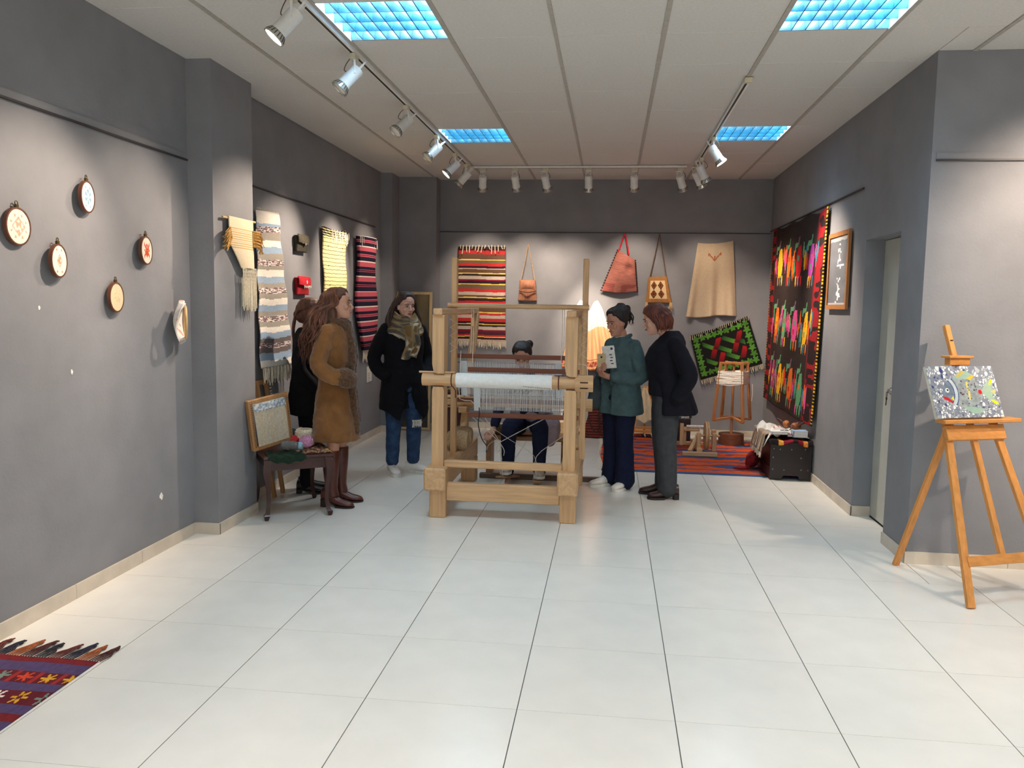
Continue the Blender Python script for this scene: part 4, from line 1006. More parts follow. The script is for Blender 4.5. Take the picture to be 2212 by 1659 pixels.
def pos(U,Vv):
    u=.0+.26*U; v=-.055+.20*(1-Vv)**1.0; d=np.clip((Vv-.68)/.32,0,1); zz=ZT_+.010+.006*np.sin(U*19+Vv*7)-.05*d*(.6+.5*np.sin(U*PI))
    v=np.where(d>0,-.046-.006*d,v); return (A_.x+ex.x*u+ey.x*v,A_.y+ex.y*u+ey.y*v,zz)
panel('fuzzy_cloth',40,26,pos,lambda U,Vv: np.zeros(U.shape+(3,))+np.array(LN(24,44,32))*(.6+.9*vnoise(U,Vv,26,20,4))[...,None],M_dye,t,.012,tuple(o))
def ball(nm,label,c,r,m,seed=1,grp='balls and skeins of yarn',sq=.9):
    c=Vector(c); o=V(c.x,c.y,c.z-r*sq); t=thing(nm,label,'yarn',tuple(o),group=grp); q=random.Random(seed)
    B(o).ell(c,(r*.93,r*.93,r*sq*.93),nu=16,nv=11).obj('core',m,t,True)
    b=B(o)
    for k in range(26):
        n=Vector((q.gauss(0,1),q.gauss(0,1),q.gauss(0,1))).normalized(); u,v=frame_of(n); h=q.uniform(-.6,.6); rr=math.sqrt(1-h*h)
        b.tube([Vector(((n*h+u*(rr*math.cos(a))+v*(rr*math.sin(a))).x*r,(n*h+u*(rr*math.cos(a))+v*(rr*math.sin(a))).y*r,(n*h+u*(rr*math.cos(a))+v*(rr*math.sin(a))).z*r*sq))+c for a in np.linspace(0,2*PI,17)],r*.075,4)
    tag(b.obj('wound_strands',m,t,True),kind='stuff'); return t
Y_=lambda n,c: mat(n,c,.92,.12,90,.3,300)
ball('yarn_ball','pink ball of yarn at the front of the table pile',tabpt(-2.225,5.79,.056),.050,Y_('pink_yarn',LN(206,150,184)),1)
ball('yarn_ball','bright red ball of yarn on the table',tabpt(-2.345,5.84,.050),.044,Y_('red_yarn',LN(206,52,56)),2)
ball('yarn_ball','dark teal ball of yarn at the back of the table',tabpt(-2.405,5.95,.068),.060,Y_('teal_yarn',LN(14,58,66)),3)
ball('yarn_ball','small dusty pink ball of yarn beside the teal one',tabpt(-2.345,5.985,.10),.034,Y_('dusty_pink_yarn',LN(176,108,120)),4)
skein('yarn_skein','grey twisted skein of yarn lying beside the frame loom',tabpt(-2.315,5.70,.036),.034,.12,Y_('grey_yarn',LN(120,120,118)))
skein('yarn_skein','small pale blue skein of yarn on the table',tabpt(-2.262,5.735,.030),.027,.06,Y_('pale_blue_yarn',LN(166,206,220)))
# cream tied yarn cake
o=tabpt(-2.285,5.915); t=thing('cream_yarn_bundle','tall cream bundle of unspun yarn tied round the top, on the table','yarn',tuple(o))
b=B(o); q=random.Random(9)
for i in range(44):
    a=2*PI*i/44; r0=.062+q.uniform(-.004,.006)
    b.tube([(o.x+r0*.98*math.cos(a),o.y+r0*.98*math.sin(a),o.z+.004),(o.x+r0*1.08*math.cos(a),o.y+r0*1.08*math.sin(a),o.z+.05),(o.x+r0*math.cos(a),o.y+r0*math.sin(a),o.z+.105),(o.x+r0*.8*math.cos(a),o.y+r0*.8*math.sin(a),o.z+.128)],.0068,5,2)
tag(b.obj('strands',M_yarnw,t,True),kind='stuff')
B(o).cyl((o.x,o.y,o.z),(o.x,o.y,o.z+.12),.058,n=20).obj('core',M_yarnw,t,True)
b=B(o)
for z in (.098,.104,.110): b.tube([(o.x+.070*math.cos(a),o.y+.070*math.sin(a),o.z+z) for a in np.linspace(0,2*PI,24)],.004,5)
b.obj('binding_thread',M_yarnw,t,True)
# frame loom leaning on the pillar: lower corners on the table, top against the pillar
pbl=V(-2.522,5.50,ZT_+.020); pbr=V(-2.37,5.85,ZT_+.020); ptl=V(-2.528,5.335,.848)
ux=(pbr-pbl); FWd=ux.length; ux.normalize(); ux=(ux+V(0,0,.10)).normalized(); up=V(-.045,-.10,.365); up=(up-ux*up.dot(ux)*.75).normalized(); FH=.372; nn=ux.cross(up).normalized()
if nn.x<0 or nn.y>0: pass
o=V(-2.44,5.70,ZT_); t=thing('frame_loom','wooden frame loom strung with beige warp threads, leaning on the table','frame loom',tuple(o))
FW=wood('old_frame_wood',LN(172,128,84),'z')
def fbar(u0,u1,h0,h1,d0=0,d1=.035): 
    b=B(o); R=Matrix((ux,up,nn)).transposed(); c=pbl+ux*((u0+u1)/2)+up*((h0+h1)/2)-nn*((d0+d1)/2)*-1; b.box(c,(u1-u0,h1-h0,d1-d0),R,.004); return b.obj('frame_bar',FW,t)
fbar(0,.036,0,FH); fbar(FWd-.036,FWd,0,FH); fbar(.036,FWd-.036,0,.03); fbar(.036,FWd-.036,FH-.03,FH)
b=B(o)
for i in range(46):
    u=.045+(FWd-.09)*i/45; b.tube([pbl+ux*u+up*.028+nn*.038,pbl+ux*(u-.004)+up*(FH*.5)+nn*.042,pbl+ux*(u-.006)+up*(FH-.028)+nn*.038],.0022,4)
tag(b.obj('warp_threads',M_yarnw,t),kind='stuff')
def pos(U,Vv):
    u=.042+(FWd-.084)*U; h=FH-.035-.055*Vv; d=.044+.003*np.sin(U*50+Vv*9)
    return tuple(pbl[i]+ux[i]*u+up[i]*h+nn[i]*d for i in range(3))
panel('woven_strip',50,8,pos,lambda U,Vv: np.where((vnoise(U,Vv,22,4,3)>.5)[...,None],LN(150,164,178),LN(206,210,214)),M_dye,t,.006,tuple(o))
b=B(o)
for k in (0.02,FWd-.02):
    for i in range(24): 
        h=.03+(FH-.06)*i/23; b.tube([pbl+ux*(k-.006)+up*h+nn*.036,pbl+ux*k+up*(h+.004)+nn*.043,pbl+ux*(k+.008)+up*h+nn*.036],.0018,4)
tag(b.obj('edge_lacing',mat('dark_lacing',LN(70,58,54),.8),t),kind='stuff')
# second frame behind, against the wall beyond the pillar
o=V(-2.68,6.12,.012); t=thing('tall_frame_loom','narrow wooden frame with notched side leaning on the wall behind the table','frame loom',tuple(o))
for y in (6.02,6.19): B(o).bar((-2.60,y+.06,.0),(-2.695,y-.04,.93),.035,.028,(1,0,0),.003).obj('upright',FW,t)
B(o).bar((-2.695,5.965,.915),(-2.695,6.165,.915),.03,.03).obj('cross_bar',FW,t)
b=B(o)
for i in range(20): 
    f=.45+.5*i/20; b.box((-2.60-.095*f+.02,6.25-.10*f+.03,.93*f),(.012,.016,.009))
tag(b.obj('notches',mat('pale_notch',LN(186,176,166),.8),t),kind='stuff')

# ================================================================== FAR END THINGS
# dark wooden cupboard left behind the loom
o=V(-1.86,9.5,0); t=thing('low_dark_cupboard','low dark brown wooden chest behind the left side of the loom','chest',tuple(o))
B(o).bb((-1.99,9.30,.03),(-1.68,9.72,.50),.004).obj('body',MAHz,t); B(o).bb((-2.01,9.28,.50),(-1.66,9.74,.525),.004).obj('top',MAH,t); B(o).bb((-1.98,9.31,0),(-1.69,9.71,.03)).obj('plinth',MAH,t)
B(o).bb((-1.955,9.294,.09),(-1.715,9.30,.45),.002).obj('front_panel',MAHz,t)
o=V(-1.90,9.42,.525); t=thing('weaving_shuttle','pale wooden weaving shuttle on top of the low dark chest','shuttle',tuple(o))
B(o).loft([[V(-1.90+ s,9.42+.05*s+w*math.cos(a),.547+h*math.sin(a)) for a in np.linspace(0,2*PI,9)[:-1]] for s,w,h in ((-.10,.003,.004),(-.07,.016,.014),(0,.024,.02),(.07,.016,.014),(.10,.003,.004))]).obj('body',wood('pale_wood',LN(206,168,116),'x'),t,True)
B(o).bb((-1.93,9.405,.560),(-1.87,9.435,.572),.004).obj('bobbin',M_black,t)
o=V(-1.80,9.55,.525); t=thing('white_yarn_tangle','loose tangle of white yarn standing on the low dark chest','yarn',tuple(o)); b=B(o); q=random.Random(4)
for i in range(9):
    a=q.uniform(0,PI); r=.03+.03*q.random(); b.tube([(-1.80+r*math.cos(a)*math.cos(s),9.55+r*math.sin(a)*math.cos(s),.525+.055+.055*math.sin(s)) for s in np.linspace(-PI/2,3*PI/2,14)],.005,5)
tag(b.obj('loops',M_yarnwhite,t,True),kind='stuff')
# brown woven tote on the floor
o=V(-.13,9.66,.010); t=thing('brown_woven_tote','reddish brown ribbed tote bag with long handles standing on the floor','bag',tuple(o))
def rb(U,Vv):
    C=np.zeros(U.shape+(3,))+np.array(LN(122,58,50)); C*=(.8+.4*vnoise(U,Vv,9,60,2))[...,None]; C[((Vv*11)%1<.14)]=LN(48,22,24); return C
def pos(U,Vv):
    hw=.085+.13*Vv**1.5; x=-.14+.03*Vv+(U-.5)*2*hw; return (x,9.62-.05*np.sin(PI*U)-.03*Vv+.006*np.sin(Vv*11*2*PI),.37-.355*Vv-.02*(2*U-1)**2*(1-Vv))
panel('ribbed_body',40,70,pos,rb,M_dye,t,.10,tuple(o))
for s in (-.05,.06): B(o).tube([(-.14+s-.04,9.58,.33),(-.12+s-.045,9.53,.2),(-.10+s*.6,9.51,.08),(-.06+s+.02,9.53,.2),(-.10+s+.04,9.58,.33)],.007,6,5).obj('handle',mat('dark_handle',LN(58,30,30),.7),t,True)
# small striped runner at the far wall
o=V(.05,9.86,.006); t=thing('red_black_runner','narrow red, black and white striped runner along the far wall','rug',tuple(o))
def sr(U,Vv):
    k=np.floor(U*64).astype(int); pal=np.array([LN(92,24,26),LN(28,22,24),LN(206,196,182),LN(28,22,24),LN(120,30,30),LN(92,24,26),LN(40,26,30),LN(190,170,150)]); return pal[np.array([0,1,2,1,3,2,1,4,5,0,5,4,6,1,7,1])[k%16]]
panel('woven_cloth',130,10,lambda U,Vv:(-.42+1.2*U,10.0-.24*Vv,.008+.002*np.sin(U*30)),sr,M_dye,t,.006,tuple(o))
# small framed card behind the weaver
o=V(-.52,9.9,.0); t=thing('small_standing_card','small white-edged dark card on a stand behind the weaver','card',tuple(o))
picture_frame(t,o,(-.57,9.86,.14),(1,0,0),(0,.08,1),.12,.16,.022,-.012,mat('white_card',LN(226,218,206),.7),mat('dark_card',LN(40,36,36),.6))
B(o).bb((-.60,9.83,0),(-.42,9.97,.14),.004).obj('stand',wood('pale_wood',LN(206,168,116),'x'),t)
# little easel with a cloth
o=V(.46,9.74,.006); t=thing('tabletop_easel','small orange wooden easel draped with a cream cloth at the far wall','easel',tuple(o))
EW=wood('honey_wood',LN(206,136,62),'z'); EWx=wood('honey_wood',LN(206,136,62),'x')
for a,e in (((.285,9.66,.006),(.425,9.86,.60)),((.62,9.66,.006),(.455,9.86,.60)),((.44,9.98,.006),(.44,9.87,.58))): B(o).bar(a,e,.026,.02,(0,1,0),.002).obj('leg',EW,t)
for z,y in ((.085,9.68),(.125,9.70)): B(o).bar((.30,y-.01,z),(.61,y-.01,z),.035,.028,(0,0,1),.003).obj('ledge',EWx,t)
def pos(U,Vv):
    w=.02+.075*np.sin(PI*np.clip(Vv,0,1)*.62); x=.425+(U-.5)*2*w+.0*Vv; return (x,9.80-.10*Vv*1.2+.012*np.sin(U*9),.585-.36*Vv-.05*(1-np.abs(2*U-1))*Vv)
panel('draped_cloth',20,26,pos,lambda U,Vv: np.zeros(U.shape+(3,))+np.array(LN(216,196,160))*(.9+.2*vnoise(U,Vv,5,9,2))[...,None],M_dye,t,.004,tuple(o))
# dark carding box
o=V(.87,9.62,.006); t=thing('dark_yarn_stand','dark wooden stand holding a loop of white yarn near the far wall','yarn stand',tuple(o))
DW=wood('black_brown_wood',LN(44,34,34),'z')
B(o).bb((.80,9.52,.006),(.95,9.70,.27),.004).obj('body',DW,t); B(o).bb((.93,9.58,.27),(.965,9.64,.33),.003).obj('post',DW,t); B(o).bb((.86,9.59,.30),(1.0,9.63,.33),.003).obj('arm',DW,t)
b=B(o)
for i in range(7): b.tube([(.865+.006*i,9.58,.335),(.855+.012*i,9.565,.30),(.84+.014*i,9.57,.24+.012*(i%3)),(.87+.010*i,9.585,.30)],.004,5,4)
tag(b.obj('white_yarn_loop',M_yarnwhite,t,True),kind='stuff')

# ---- orange and blue rug
def ob(U,Vv):
    OR,BL,RD=LN(214,84,30),LN(66,82,122),LN(150,44,40)
    w=Vv*58+1.7*(vnoise(U,Vv,6,22,2)-.5)*2+1.2*(vnoise(U,Vv,22,50,7)-.5)
    s=np.sin(w*1.05)+.55*np.sin(w*.47+1); n=vnoise(U,Vv,26,120,5)
    C=np.zeros(U.shape+(3,)); C[:]=OR; C[(s<-.35)]=BL; C[(s>=-.35)&(s<-.18)&(n>.5)]=RD; C[(s>.2)&(n>.8)]=BL; C[(s<-.5)&(n<.18)]=RD
    e=(Vv>.965)|(Vv<.02); C[e]=LN(52,84,130); C*=(.88+.24*vnoise(U,Vv,90,220,1))[...,None]; return C
o=V(.9,8.8,0); t=thing('orange_blue_rug','orange and blue streaked flat-woven rug on the floor at the far right','rug',tuple(o))
def pos(U,Vv): return (-.06+1.86*U+.02*np.sin(Vv*9),9.75-2.08*Vv-.03*(1-U)*Vv*0+.03*(0.5-U)*Vv,.006+.0015*np.sin(U*17+Vv*11))
panel('woven_cloth',130,200,pos,ob,M_dye,t,.005,tuple(o))
fringe('fringe',[(-.06,9.70-2.0*i/60,.006) for i in range(61)],.03,.002,M_yarnw,t,drop=(-1,0,0),off=o,seed=17)

# ---- spinning wheel
o=V(.98,8.85,.009); t=thing('spinning_wheel','small pale wooden spinning wheel standing on the orange rug','spinning wheel',tuple(o))
SW=wood('wheel_wood',LN(198,160,118),'x'); SWz=wood('wheel_wood',LN(198,160,118),'z'); SWy=wood('wheel_wood',LN(198,160,118),'y')
b=B(o); b.bb((.78,8.56,.009),(1.14,8.62,.052),.004); b.obj('base_bar',SW,t)
b=B(o); b.bb((.77,9.22,.009),(1.20,9.28,.05),.004); b.obj('base_bar',SW,t)
b=B(o); b.bb((.93,8.60,.05),(.99,9.24,.085),.004); b.obj('bed',SWy,t)
B(o).bar((.86,8.62,.05),(.95,8.80,.17),.04,.03).obj('brace',SWy,t)
for x in (.955,1.115): B(o).bb((x-.022,8.66,.05),(x+.022,8.71,.24),.004).obj('wheel_post',SWz,t)
b=B(o); Nn=32; rings=[]
for (r,dx) in ((.145,-.02),(.150,-.012),(.150,-.004),(.143,0),(.150,.004),(.150,.012),(.145,.02),(.02,.02),(.02,-.02)): rings.append([V(1.035+dx,8.69+r*math.sin(2*PI*i/Nn),.21+r*math.cos(2*PI*i/Nn)) for i in range(Nn)])
vs=[p for q in rings for p in q]; K=len(rings); b.add(vs,[(k*Nn+i,k*Nn+(i+1)%Nn,((k+1)%K)*Nn+(i+1)%Nn,((k+1)%K)*Nn+i) for k in range(K) for i in range(Nn)]); b.obj('wheel_disc',SWz,t,True)
B(o).cyl((.92,8.69,.21),(1.17,8.69,.21),.012,n=10).obj('axle',SW,t,True)
B(o).bb((.80,9.05,.05),(.86,9.10,.24),.004).obj('flyer_post',SWz,t); B(o).bb((1.13,9.05,.05),(1.18,9.10,.22),.004).obj('flyer_post',SWz,t)
B(o).bb((.80,9.03,.20),(1.0,9.12,.225),.004).obj('flyer_table',SW,t)
B(o).cyl((.86,9.07,.25),(1.10,9.07,.25),.014,n=10).obj('bobbin',M_yarnwhite,t,True)
B(o).tube([(1.03,8.84,.21),(.98,9.07,.262)],.002,4).obj('drive_band',M_cordw,t)
B(o).bb((.785,8.98,.05),(.825,9.02,.29),.004).obj('distaff_post',SWz,t)

# ---- yarn swift with white yarn
c0=V(1.40,9.46,0); o=V(1.40,9.46,.008); t=thing('yarn_swift','tall wooden yarn swift wound with white yarn, below the green kilim','yarn swift',tuple(o))
HW=wood('swift_wood',LN(178,120,74),'z'); HWx=wood('swift_wood',LN(178,120,74),'x')
B(o).cyl((1.40,9.46,.008),(1.40,9.46,.13),.145,.14,n=28).obj('round_base',wood('base_wood',LN(110,66,42),'x'),t,True)
B(o).cyl((1.40,9.46,.13),(1.40,9.46,.95),.014,n=10).obj('spindle',HW,t,True)
for k in range(4):
    a=math.radians(22+90*k); d=V(math.cos(a),math.sin(a),0); rb_,rt_=.235,.165
    B(o).bar(c0+d*rb_+V(0,0,.28),c0+d*rt_+V(0,0,.945),.034,.026,tuple(d),.003).obj('upright',HW,t)
    B(o).bar(c0+d*.0+V(0,0,.315),c0+d*rb_+V(0,0,.285),.032,.026,(0,0,1),.003).obj('lower_arm',HWx,t)
    B(o).bar(c0+d*.0+V(0,0,.93),c0+d*(rt_+.01)+V(0,0,.93),.032,.026,(0,0,1),.003).obj('upper_arm',HWx,t)
b=B(o); q=random.Random(3)
for i in range(22):
    z=.705+.135*i/21; rr=.165+(.945-z)/.665*.07+.014+q.uniform(-.002,.004); pts=[]
    for k in range(5):
        a=math.radians(22+90*k); p=c0+V(math.cos(a),math.sin(a),0)*rr+V(0,0,z+q.uniform(-.010,.010)); pts.append(p)
        if k<4: a2=a+PI/4; pts.append(c0+V(math.cos(a2),math.sin(a2),0)*rr*.74+V(0,0,z-.006+q.uniform(-.012,.012)))
    b.tube(pts,.0062,5)
b.tube([c0+V(.19,-.12,.71),c0+V(.195,-.13,.6),c0+V(.19,-.125,.52)],.003,5,3)
tag(b.obj('white_yarn',M_yarnwhite,t,True),kind='stuff')

# ---- dark chest and what lies on it
o=V(1.655,7.9,-.009); t=thing('dark_studded_chest','dark brown studded wooden chest standing against the right wall','chest',(1.655,7.9,.0))
CH=wood('chest_wood',LN(36,27,27),'x',.4); CHy=wood('chest_red_wood',LN(66,28,24),'y',.4)
b=B(o); b.bb((1.485,7.575,.03),(1.83,8.24,.315)); b.obj('body',CHy,t)
b=B(o); b.prism([(0,0),(.10,0),(.12,.03),(.15,.04),(.165,.06),(.205,.06),(.22,.04),(.25,.03),(.27,0),(.362,0),(.362,.32),(0,.32)],(1.475,7.560,.0),(1,0,0),(0,0,1),(0,.02,0)); b.obj('front_board',CH,t)
B(o).bb((1.475,7.58,0),(1.495,8.25,.10),.002).obj('side_plinth',CHy,t); B(o).bb((1.475,8.22,.0),(1.835,8.25,.32)).obj('back_board',CH,t)
B(o).bb((1.465,7.552,.318),(1.838,8.26,.342),.004).obj('lid',CH,t)
M_stud=mat('pewter_stud',LN(150,146,140),.3,metal=.8)
for x,z in ((1.505,.28),(1.56,.275),(1.66,.275),(1.78,.28),(1.50,.20),(1.745,.20),(1.50,.09),(1.60,.085),(1.75,.09),(1.81,.09)): B(o).ell((x,7.559,z),(.007,.004,.007),nu=8,nv=5).obj('stud',M_stud,t,True)
zc=.352
o=V(1.66,7.75,zc); t=thing('red_black_textile','folded red and black textile with orange accents on top of the dark chest','textile',tuple(o))
def rt(U,Vv):
    n=np.floor(U*9).astype(int); pal=np.array([LN(30,22,26),LN(34,22,26),LN(214,150,60),LN(120,18,34),LN(128,20,36),LN(36,20,24),LN(120,18,34),LN(206,130,56),LN(26,20,24)]); return pal[np.clip(n,0,8)]*(.8+.4*vnoise(U,Vv,20,30,2))[...,None]
def pos(U,Vv):
    drop=np.clip((Vv-.86)/.14,0,1); return (1.45+.385*U,8.1-.575*np.clip(Vv/.86,0,1)-.012*drop,zc+.018+.008*np.sin(U*13)-.035*drop*(.8+.5*np.sin(U*9)))
panel('folded_cloth',60,40,pos,rt,M_dye,t,.014,tuple(o))
zc2=zc+.02
o=V(1.48,8.0,.10); t=thing('striped_shawl','beige striped fringed shawl hanging over the left side of the chest','shawl',tuple(o))
def ss(U,Vv):
    k=np.floor(U*26).astype(int)%5; return np.array([LN(178,156,132),LN(120,96,84),LN(206,190,168),LN(86,60,56),LN(196,176,150)])[k]*(.85+.3*vnoise(U,Vv,12,30,2))[...,None]
def pos(U,Vv): 
    a=np.clip(Vv/.3,0,1); d=np.clip((Vv-.3)/.7,0,1); return (1.60-.165*a-.035*d+.01*np.sin(U*20)*d,7.62+.55*U,zc+.052+.012*np.sin(PI*a)-.17*d+.02*np.sin(U*3)*d)
panel('woven_cloth',60,40,pos,ss,M_dye,t,.008,tuple(o))
fringe('fringe',[(1.40,7.62+.55*i/40,zc-.115) for i in range(41)],.045,.003,M_yarnw,t,off=o,seed=31)
o=V(1.60,7.75,zc2); t=thing('white_crumpled_cloth','crumpled white cloth spread over the chest and hanging off its corner','cloth',tuple(o))
def pos(U,Vv):
    x=1.43+.385*U; y=8.08-.50*Vv; h=.058+.035*np.sin(U*7+Vv*3)*np.sin(Vv*6+1)+.02*np.sin(U*17+Vv*13); h=h*np.clip(np.minimum(1-U+.15,1),0,1)
    d=np.clip((.16-U)/.16,0,1); x=x-.012*d; return (x,y-.02*d,zc2+.014+np.maximum(h,.004)-.13*d*(.4+.6*np.clip(Vv*1.5,0,1)))
panel('rumpled_cloth',44,44,pos,lambda U,Vv: np.zeros(U.shape+(3,))+np.where((vnoise(U,Vv,9,9,12)>.86)[...,None],LN(186,110,104),LN(232,228,220)),M_dye,t,.004,tuple(o))
def book(nm,label,c,sz,rz,cov,pg,cat='book'):
    c=Vector(c); o=V(c.x,c.y,c.z-sz[2]/2); t=thing(nm,label,cat,tuple(o),rz); h=sz[2]
    B().box((0,0,.0035),(sz[0],sz[1],.003)).obj('cover',cov,t); B().box((0,0,h-.002),(sz[0],sz[1],.003)).obj('cover',cov,t)
    B().box((.003,.0,h/2),(sz[0]-.012,sz[1]-.008,h-.008)).obj('pages',pg,t); B().box((-sz[0]/2+.002,0,h/2),(.004,sz[1],h-.003)).obj('spine',cov,t); return t
M_page=mat('paper_white',LN(236,236,232),.8,.02); M_bl=mat('pale_blue_cover',LN(150,176,204),.5,.05); M_wc=mat('white_cover',LN(228,230,228),.5,.02)
book('white_book','white covered book lying on the crumpled cloth on the chest',(1.545,7.63,zc2+.058),(.15,.12,.03),.1,M_wc,M_page)
book('blue_box_book','pale blue thick book at the right of the chest top',(1.735,7.635,zc2+.05),(.13,.13,.06),-.03,M_bl,M_page)
book('navy_book','thin navy book between the white and pale blue books',(1.645,7.655,zc2+.034),(.05,.12,.03),0,mat('navy_cover',LN(34,46,84),.5),M_page)
o=V(1.60,7.65,zc2+.074); t=thing('glasses','thin dark wire glasses resting on the white book','glasses',tuple(o)); 
for dx in (-.02,.02): B(o).tube([(1.60+dx+.017*math.cos(a),7.62+.012*math.sin(a),zc2+.078) for a in np.linspace(0,2*PI,14)],.0022,4).obj('rim',M_dark,t)
B(o).tube([(1.617,7.62,zc2+.078),(1.63,7.66,zc2+.078)],.002,4).obj('temple',M_dark,t)
def spindle(label,c,ang,col):
    c=Vector(c); t=thing('drop_spindle',label,'spindle',(c.x,c.y,c.z-.03),group='drop spindles on the chest'); o=V(c.x,c.y,c.z-.03); d=V(math.cos(ang),math.sin(ang)*.6,.35).normalized()
    B(o).cyl(c-d*.07,c+d*.10,.005,.003,n=8).obj('shaft',MAHz,t,True)
    u,v=frame_of(d); b=B(o); b.loft([[c+d*s+u*(r*math.cos(q))+v*(r*math.sin(q)) for q in np.linspace(0,2*PI,15)[:-1]] for s,r in ((-.026,.012),(-.02,.028),(0,.034),(.015,.03),(.028,.012))]); b.obj('whorl',mat('whorl_'+str(col),(LN(176,104,48),LN(112,66,46),LN(150,84,44))[col],.5),t,True)
spindle('orange-brown drop spindle with crossed shaft on the white cloth',(1.645,7.78,zc2+.118),2.2,0)
spindle('dark brown drop spindle at the right on the white cloth',(1.755,7.80,zc2+.10),.3,1)
spindle('reddish drop spindle lying between the other two',(1.705,7.70,zc2+.108),.9,2)
o=V(1.39,8.02,.009); t=thing('red_rolled_cloth','crumpled bundle of dark red cloth on the rug beside the chest','cloth',tuple(o)); b=B(o); q=random.Random(8)
for k in range(7):
    r=.115-.016*k; pts=[(1.395+.0*k+r*math.cos(a)*.6,8.0+r*.8*math.cos(a+.6)-.01*k,.105+r*.78*math.sin(a)+.006*math.sin(3*a)) for a in np.linspace(0,2*PI,16)]; b.tube(pts,.0135,7)
b.tube([(1.36,7.95,.035),(1.26,7.92,.03),(1.20,7.93,.022)],[.022,.018,.008],6,3)
ro=b.obj('bundled_cloth',mat('dark_red_cloth',LN(128,22,30),.85,.15,30,.4,200),t,True); remesh(ro,.006,1,.012,.03)

# ================================================================== EASEL WITH MOSAIC PAINTING
Fp=V(1.92,4.42,0); ang=math.radians(22); ee=V(math.cos(ang),math.sin(ang),0); bb_=V(-math.sin(ang),math.cos(ang),0)
Mp=Fp+ee*.28; LEAN=.60/1.47
def EP(u,z,fwd=0): return Mp+ee*u+bb_*(LEAN*z-fwd)+V(0,0,z)
o=V(2.1,4.75,0); t=thing('wooden_easel','tall honey-coloured wooden artist easel at the right edge','easel',tuple(o))
EZ=wood('easel_wood',LN(204,140,74),'z'); EX=wood('easel_wood',LN(204,140,74),'x')
mdir=(EP(0,1)-EP(0,0)).normalized(); nface=ee.cross(mdir).normalized()   # towards the viewer
def ebar(nm,a,c,w,th,m=EZ): b=B(o); b.bar(a,c,w,th,tuple(nface),.003); return b.obj(nm,m,t)
ebar('front_leg',Fp+V(0,0,.002),EP(-.16,.93),.045,.026)
ebar('front_leg',Mp+ee*.28+V(0,0,.002),EP(.16,.93),.045,.026)
ebar('mast',EP(.0,.20,.0),EP(.0,1.47,.0),.034,.028)
ebar('rear_leg',V(1.775,5.13,.002),EP(-.10,.93,-.03),.04,.024)
ebar('lower_crossbar',EP(-.245,.225,.012),EP(.255,.225,.012),.055,.022,EX)
ebar('upper_crossbar',EP(-.20,.875,.02),EP(.20,.875,.02),.085,.03,EX)
b=B(o); R=Matrix((ee,bb_,V(0,0,1))).transposed(); b.box(EP(.02,.945,.05),(.52,.085,.022),R,.004); b.obj('tray',EX,t)
b=B(o); b.box(EP(.0,1.292,.03),(.17,.07,.014),R,.003); b.obj('clamp_plate',EX,t); b=B(o); b.box(EP(.0,1.265,.02),(.14,.045,.04),R,.003); b.obj('clamp_block',EX,t)
b=B(o); b.box(EP(.0,1.385,.016),(.018,.006,.006),R); b.obj('mast_screw',M_dark,t)
PWd,PHt=.455,.30; p0=EP(-.285,.958,.062); o=p0.copy(); t=thing('mosaic_fish_painting','mosaic picture of a grey and blue fish with yellow tail standing on the easel','painting',tuple(p0))
